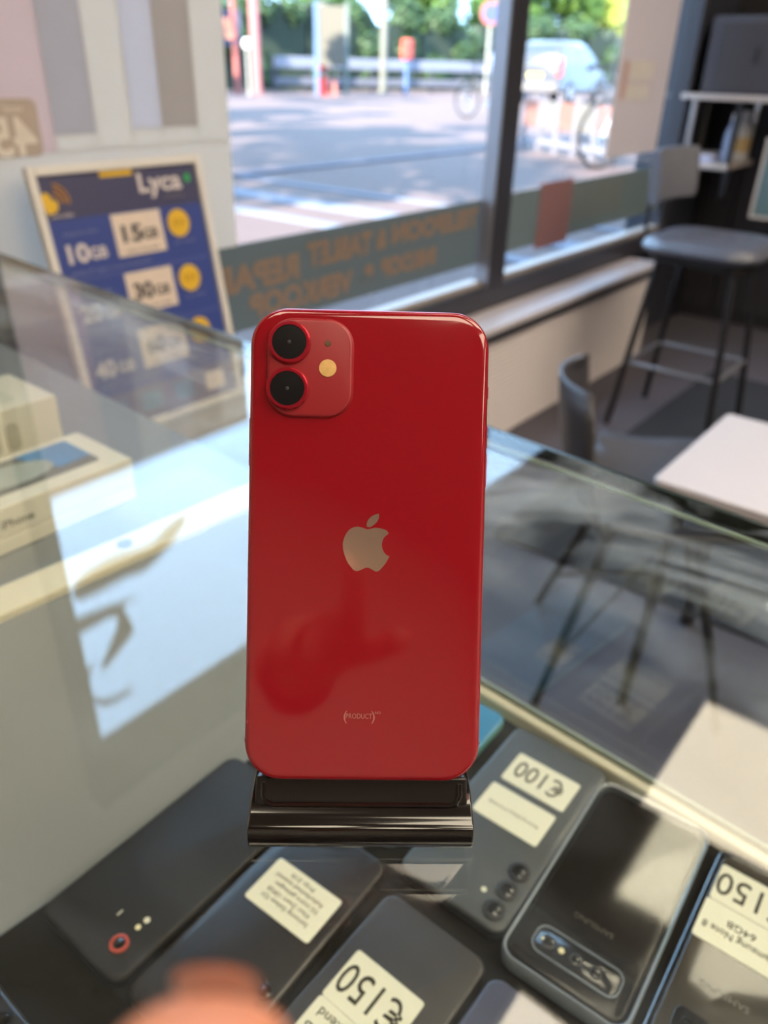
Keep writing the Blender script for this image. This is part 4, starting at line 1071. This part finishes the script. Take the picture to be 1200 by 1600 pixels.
def bicycle(label, loc, ang, m_):
    t_ = thing('bicycle', label, 'bicycle', loc, (0, 0, ang), group='parked bicycles')
    R_ = 0.34
    for x_ in (-0.53, 0.53):
        wq = MB().tube([(x_ + R_ * math.cos(2 * PI * k / 24), 0, R_ + 0.02 + R_ * math.sin(2 * PI * k / 24)) for k in range(24)], 0.022, 8, True).build('wheel', mat('tyre', (30, 30, 32), 0.8), t_, smooth=True)
        for k in range(8):
            a_ = PI * k / 8
            MB().tube([(x_ - R_ * math.cos(a_), 0, R_ + 0.02 - R_ * math.sin(a_)), (x_ + R_ * math.cos(a_), 0, R_ + 0.02 + R_ * math.sin(a_))], 0.003, 4).build('spoke', CHROME, wq)
    fr_ = MB()
    for a_, b_ in (((-0.53, 0.36), (-0.12, 0.32)), ((-0.12, 0.32), (0.40, 0.78)), ((-0.12, 0.32), (-0.25, 0.86)), ((-0.22, 0.76), (0.38, 0.84)), ((-0.53, 0.36), (-0.23, 0.78)), ((0.36, 0.92), (0.53, 0.36))):
        fr_.tube([(a_[0], 0, a_[1]), (b_[0], 0, b_[1])], 0.018, 8)
    fr_.build('frame', m_, t_, smooth=True)
    MB().tube([(0.36, 0, 0.92), (0.33, 0, 1.04)], 0.014, 8).build('stem', m_, t_)
    MB().tube([(0.15, -0.28, 1.02), (0.30, -0.24, 1.05), (0.34, 0, 1.05), (0.30, 0.24, 1.05), (0.15, 0.28, 1.02)], 0.014, 8).build('handlebar', BLACK, t_, smooth=True)
    MB().loft([[(x_, -w_, z_) for x_, w_, z_ in ((-0.40, 0.09, 0.90), (-0.28, 0.07, 0.91), (-0.12, 0.025, 0.90))] + [(x_, w_, z_) for x_, w_, z_ in ((-0.12, 0.025, 0.90), (-0.28, 0.07, 0.91), (-0.40, 0.09, 0.90))],
               [(x_, -w_, z_ + 0.05) for x_, w_, z_ in ((-0.40, 0.09, 0.90), (-0.28, 0.07, 0.91), (-0.12, 0.025, 0.90))] + [(x_, w_, z_ + 0.05) for x_, w_, z_ in ((-0.12, 0.025, 0.90), (-0.28, 0.07, 0.91), (-0.40, 0.09, 0.90))]]).build('saddle', BLACK, t_, bevel=0.015)
    MB().cyl((-0.12, -0.03, 0.32), 0.09, 0.06, 20, 'y').build('chainring', CHROME, t_)
    for s_ in (-1, 1):
        MB().tube([(-0.12, s_ * 0.03, 0.32), (-0.12 + s_ * 0.12, s_ * 0.10, 0.32 - s_ * 0.10)], 0.010, 6).build('crank', CHROME, t_)
p_ = on_ground(757, 187); bicycle('dark bicycle parked just left of the mullion', (p_.x, p_.y, SZ), va + math.radians(55), BLACK)
p_ = on_ground(938, 176); bicycle('dark bicycle behind the left edge of the paper banner', (p_.x, p_.y, SZ), va + math.radians(20), BLACK)
p_ = on_ground(938, 238); bicycle('dark bicycle nearest the window, below the paper banner', (p_.x, p_.y, SZ), va + math.radians(14), ANTH)
p_ = on_ground(985, 262); bicycle('bicycle with pale parts right beneath the paper banner', (p_.x, p_.y, SZ), va - math.radians(50), mat('pale_blue_frame', (190, 200, 214), 0.3))

# low sunlit barrier with posts in front of the car
p0, p1 = on_ground(815, 232), on_ground(955, 258)
ln = (p1 - p0).length
t_ = thing('street_barrier', 'low white and orange street barrier in front of the silver car', 'barrier', (p0.x, p0.y, SZ), (0, 0, math.atan2(p1.y - p0.y, p1.x - p0.x)))
for k in range(5):
    MB().box(ln * k / 5 + 0.02, ln * (k + 1) / 5 - 0.02, -0.02, 0.02, 0.30, 0.62).build('board', mat('white_board', (112, 108, 106), 0.6) if k % 2 else mat('pale_orange_board', (128, 90, 82), 0.6), t_, bevel=0.005)
for k in range(6):
    MB().box(ln * k / 5 - 0.025, ln * k / 5 + 0.025, -0.03, 0.03, 0, 0.72).build('post', mat('grey_post', (120, 118, 130), 0.6), t_)
MB().box(0, ln, -0.03, 0.03, 0.10, 0.16).build('rail', mat('grey_post', (120, 118, 130), 0.6), t_)

# --- skinned figures
def skin(name, verts, edges, radii, m_, parent=None, sub=2, root=0):
    me = bpy.data.meshes.new(name)
    me.from_pydata([tuple(v) for v in verts], edges, [])
    o_ = bpy.data.objects.new(name, me); COL.objects.link(o_)
    if parent is not None: o_.parent = parent
    s_ = o_.modifiers.new('skin', 'SKIN')
    for i, r_ in enumerate(radii):
        sv = me.skin_vertices[0].data[i]
        sv.radius = (r_, r_) if not isinstance(r_, tuple) else r_
        sv.use_root = (i == root)
    s_.use_smooth_shade = True
    b_ = o_.modifiers.new('sub', 'SUBSURF'); b_.levels = sub; b_.render_levels = sub
    me.materials.append(m_)
    return o_
SKINM = mat('skin', (214, 138, 104), 0.5, var=0.06, scale=60)
p_ = on_ground(770, 147)
pr = thing('person', 'person in a pale blue top and grey trousers standing across the street', 'person', (p_.x, p_.y, SZ), (0, 0, va + 0.5))
bv = [(0, 0, 0.95), (0, 0, 1.15), (0, 0, 1.38), (0, 0, 1.50), (0, 0.17, 1.40), (0.03, 0.22, 1.15), (0.08, 0.20, 0.92), (0, -0.17, 1.40), (0.03, -0.22, 1.15), (0.08, -0.20, 0.92),
      (0, 0.09, 0.88), (0.02, 0.10, 0.48), (-0.02, 0.10, 0.08), (0.10, 0.11, 0.03), (0, -0.09, 0.88), (0.02, -0.10, 0.48), (-0.02, -0.10, 0.08), (0.10, -0.11, 0.03), (0.0, 0, 1.56)]
be = [(0, 1), (1, 2), (2, 3), (2, 4), (4, 5), (5, 6), (2, 7), (7, 8), (8, 9), (0, 10), (10, 11), (11, 12), (12, 13), (0, 14), (14, 15), (15, 16), (16, 17), (3, 18)]
br = [0.14, 0.13, 0.15, 0.06, 0.06, 0.05, 0.04, 0.06, 0.05, 0.04, 0.09, 0.065, 0.045, 0.04, 0.09, 0.065, 0.045, 0.04, 0.055]
skin('body', bv, be, br, mat('grey_clothes', (90, 88, 98), 0.8), pr)
MB().lathe([(0, 0), (0.06, 0.02), (0.085, 0.09), (0.09, 0.15), (0.07, 0.21), (0, 0.235)], 18, (0.01, 0, 1.54)).build('head', SKINM, pr, smooth=True)
MB().lathe([(0.094, 0.10), (0.098, 0.16), (0.078, 0.225), (0, 0.25)], 18, (-0.008, 0, 1.54)).build('hair', mat('dark_hair', (60, 50, 44), 0.7), pr, smooth=True)
MB().loft([[(x_ * a_, y_ * b_, z_) for x_, y_ in rr(2, 2, 0.9, 5)] for a_, b_, z_ in ((0.15, 0.21, 0.90), (0.16, 0.22, 1.1), (0.165, 0.25, 1.35), (0.12, 0.23, 1.45), (0.07, 0.09, 1.50))]).build('top', mat('pale_blue_shirt', (112, 130, 170), 0.8), pr, smooth=True)

# photographer's hand: index fingertip enters the frame at the lower left, rest is below the picture
def cp(x_, y_, z_):
    return CAM + RX * x_ + DN * y_ + FW * z_
hv = []; he = []; hr = []
def node(x_, y_, z_, r_, link=None):
    hv.append(cp(x_, y_, z_)); hr.append(r_)
    if link is not None: he.append((link, len(hv) - 1))
    return len(hv) - 1
wrist = node(-0.055, 0.150, -0.075, (0.026, 0.019))
palm = node(-0.045, 0.130, -0.030, (0.036, 0.017), wrist)
kn = node(-0.034, 0.108, 0.005, (0.034, 0.014), palm)
fore = node(-0.075, 0.185, -0.17, (0.032, 0.028), wrist)
node(-0.095, 0.22, -0.30, (0.040, 0.036), fore)
i1 = node(-0.0150, 0.078, 0.046, 0.0092, kn); i2 = node(-0.0140, 0.0535, 0.0555, 0.0086, i1); i3 = node(-0.0137, 0.0425, 0.0575, 0.0084, i2); node(-0.0136, 0.0370, 0.0580, 0.0076, i3)
m1 = node(-0.042, 0.098, 0.026, 0.0090, kn); m2 = node(-0.045, 0.106, 0.042, 0.0085, m1); node(-0.046, 0.120, 0.036, 0.0075, m2)
r1 = node(-0.060, 0.092, 0.028, 0.0088, kn); r2 = node(-0.064, 0.100, 0.048, 0.0082, r1); node(-0.064, 0.115, 0.042, 0.0072, r2)
l1 = node(-0.076, 0.102, 0.018, 0.0080, kn); l2 = node(-0.081, 0.110, 0.034, 0.0072, l1); node(-0.080, 0.122, 0.030, 0.0062, l2)
t1 = node(-0.012, 0.125, -0.018, 0.0115, palm); t2 = node(0.012, 0.112, 0.006, 0.0100, t1); node(0.020, 0.102, 0.026, 0.0085, t2)
pe_ = thing('person', 'blurred fingertip of the photographer at the lower left', 'person', (0, 0, 0))
skin('hand', hv, he, hr, SKINM, pe_, root=1)
# fingernail on the far side of the fingertip and a dark sleeve
nail = MB().loft([[tuple(cp(-0.0140 + x_ * 0.9, 0.0405 + y_ * 0.8, 0.0660 + y_ * 0.6)) for x_, y_ in rr(0.008, 0.009, 0.003, 4)], [tuple(cp(-0.0140 + x_ * 0.9, 0.0405 + y_ * 0.8, 0.0665 + y_ * 0.6)) for x_, y_ in rr(0.007, 0.008, 0.003, 4)]])
nail.build('fingernail', mat('nail', (224, 170, 150), 0.3), pe_, smooth=True)
MB().tube([cp(-0.078, 0.19, -0.18), cp(-0.095, 0.22, -0.30), cp(-0.115, 0.26, -0.45)], [0.040, 0.050, 0.060], 16).build('sleeve', mat('dark_sleeve', (52, 50, 56), 0.9), pe_, smooth=True)
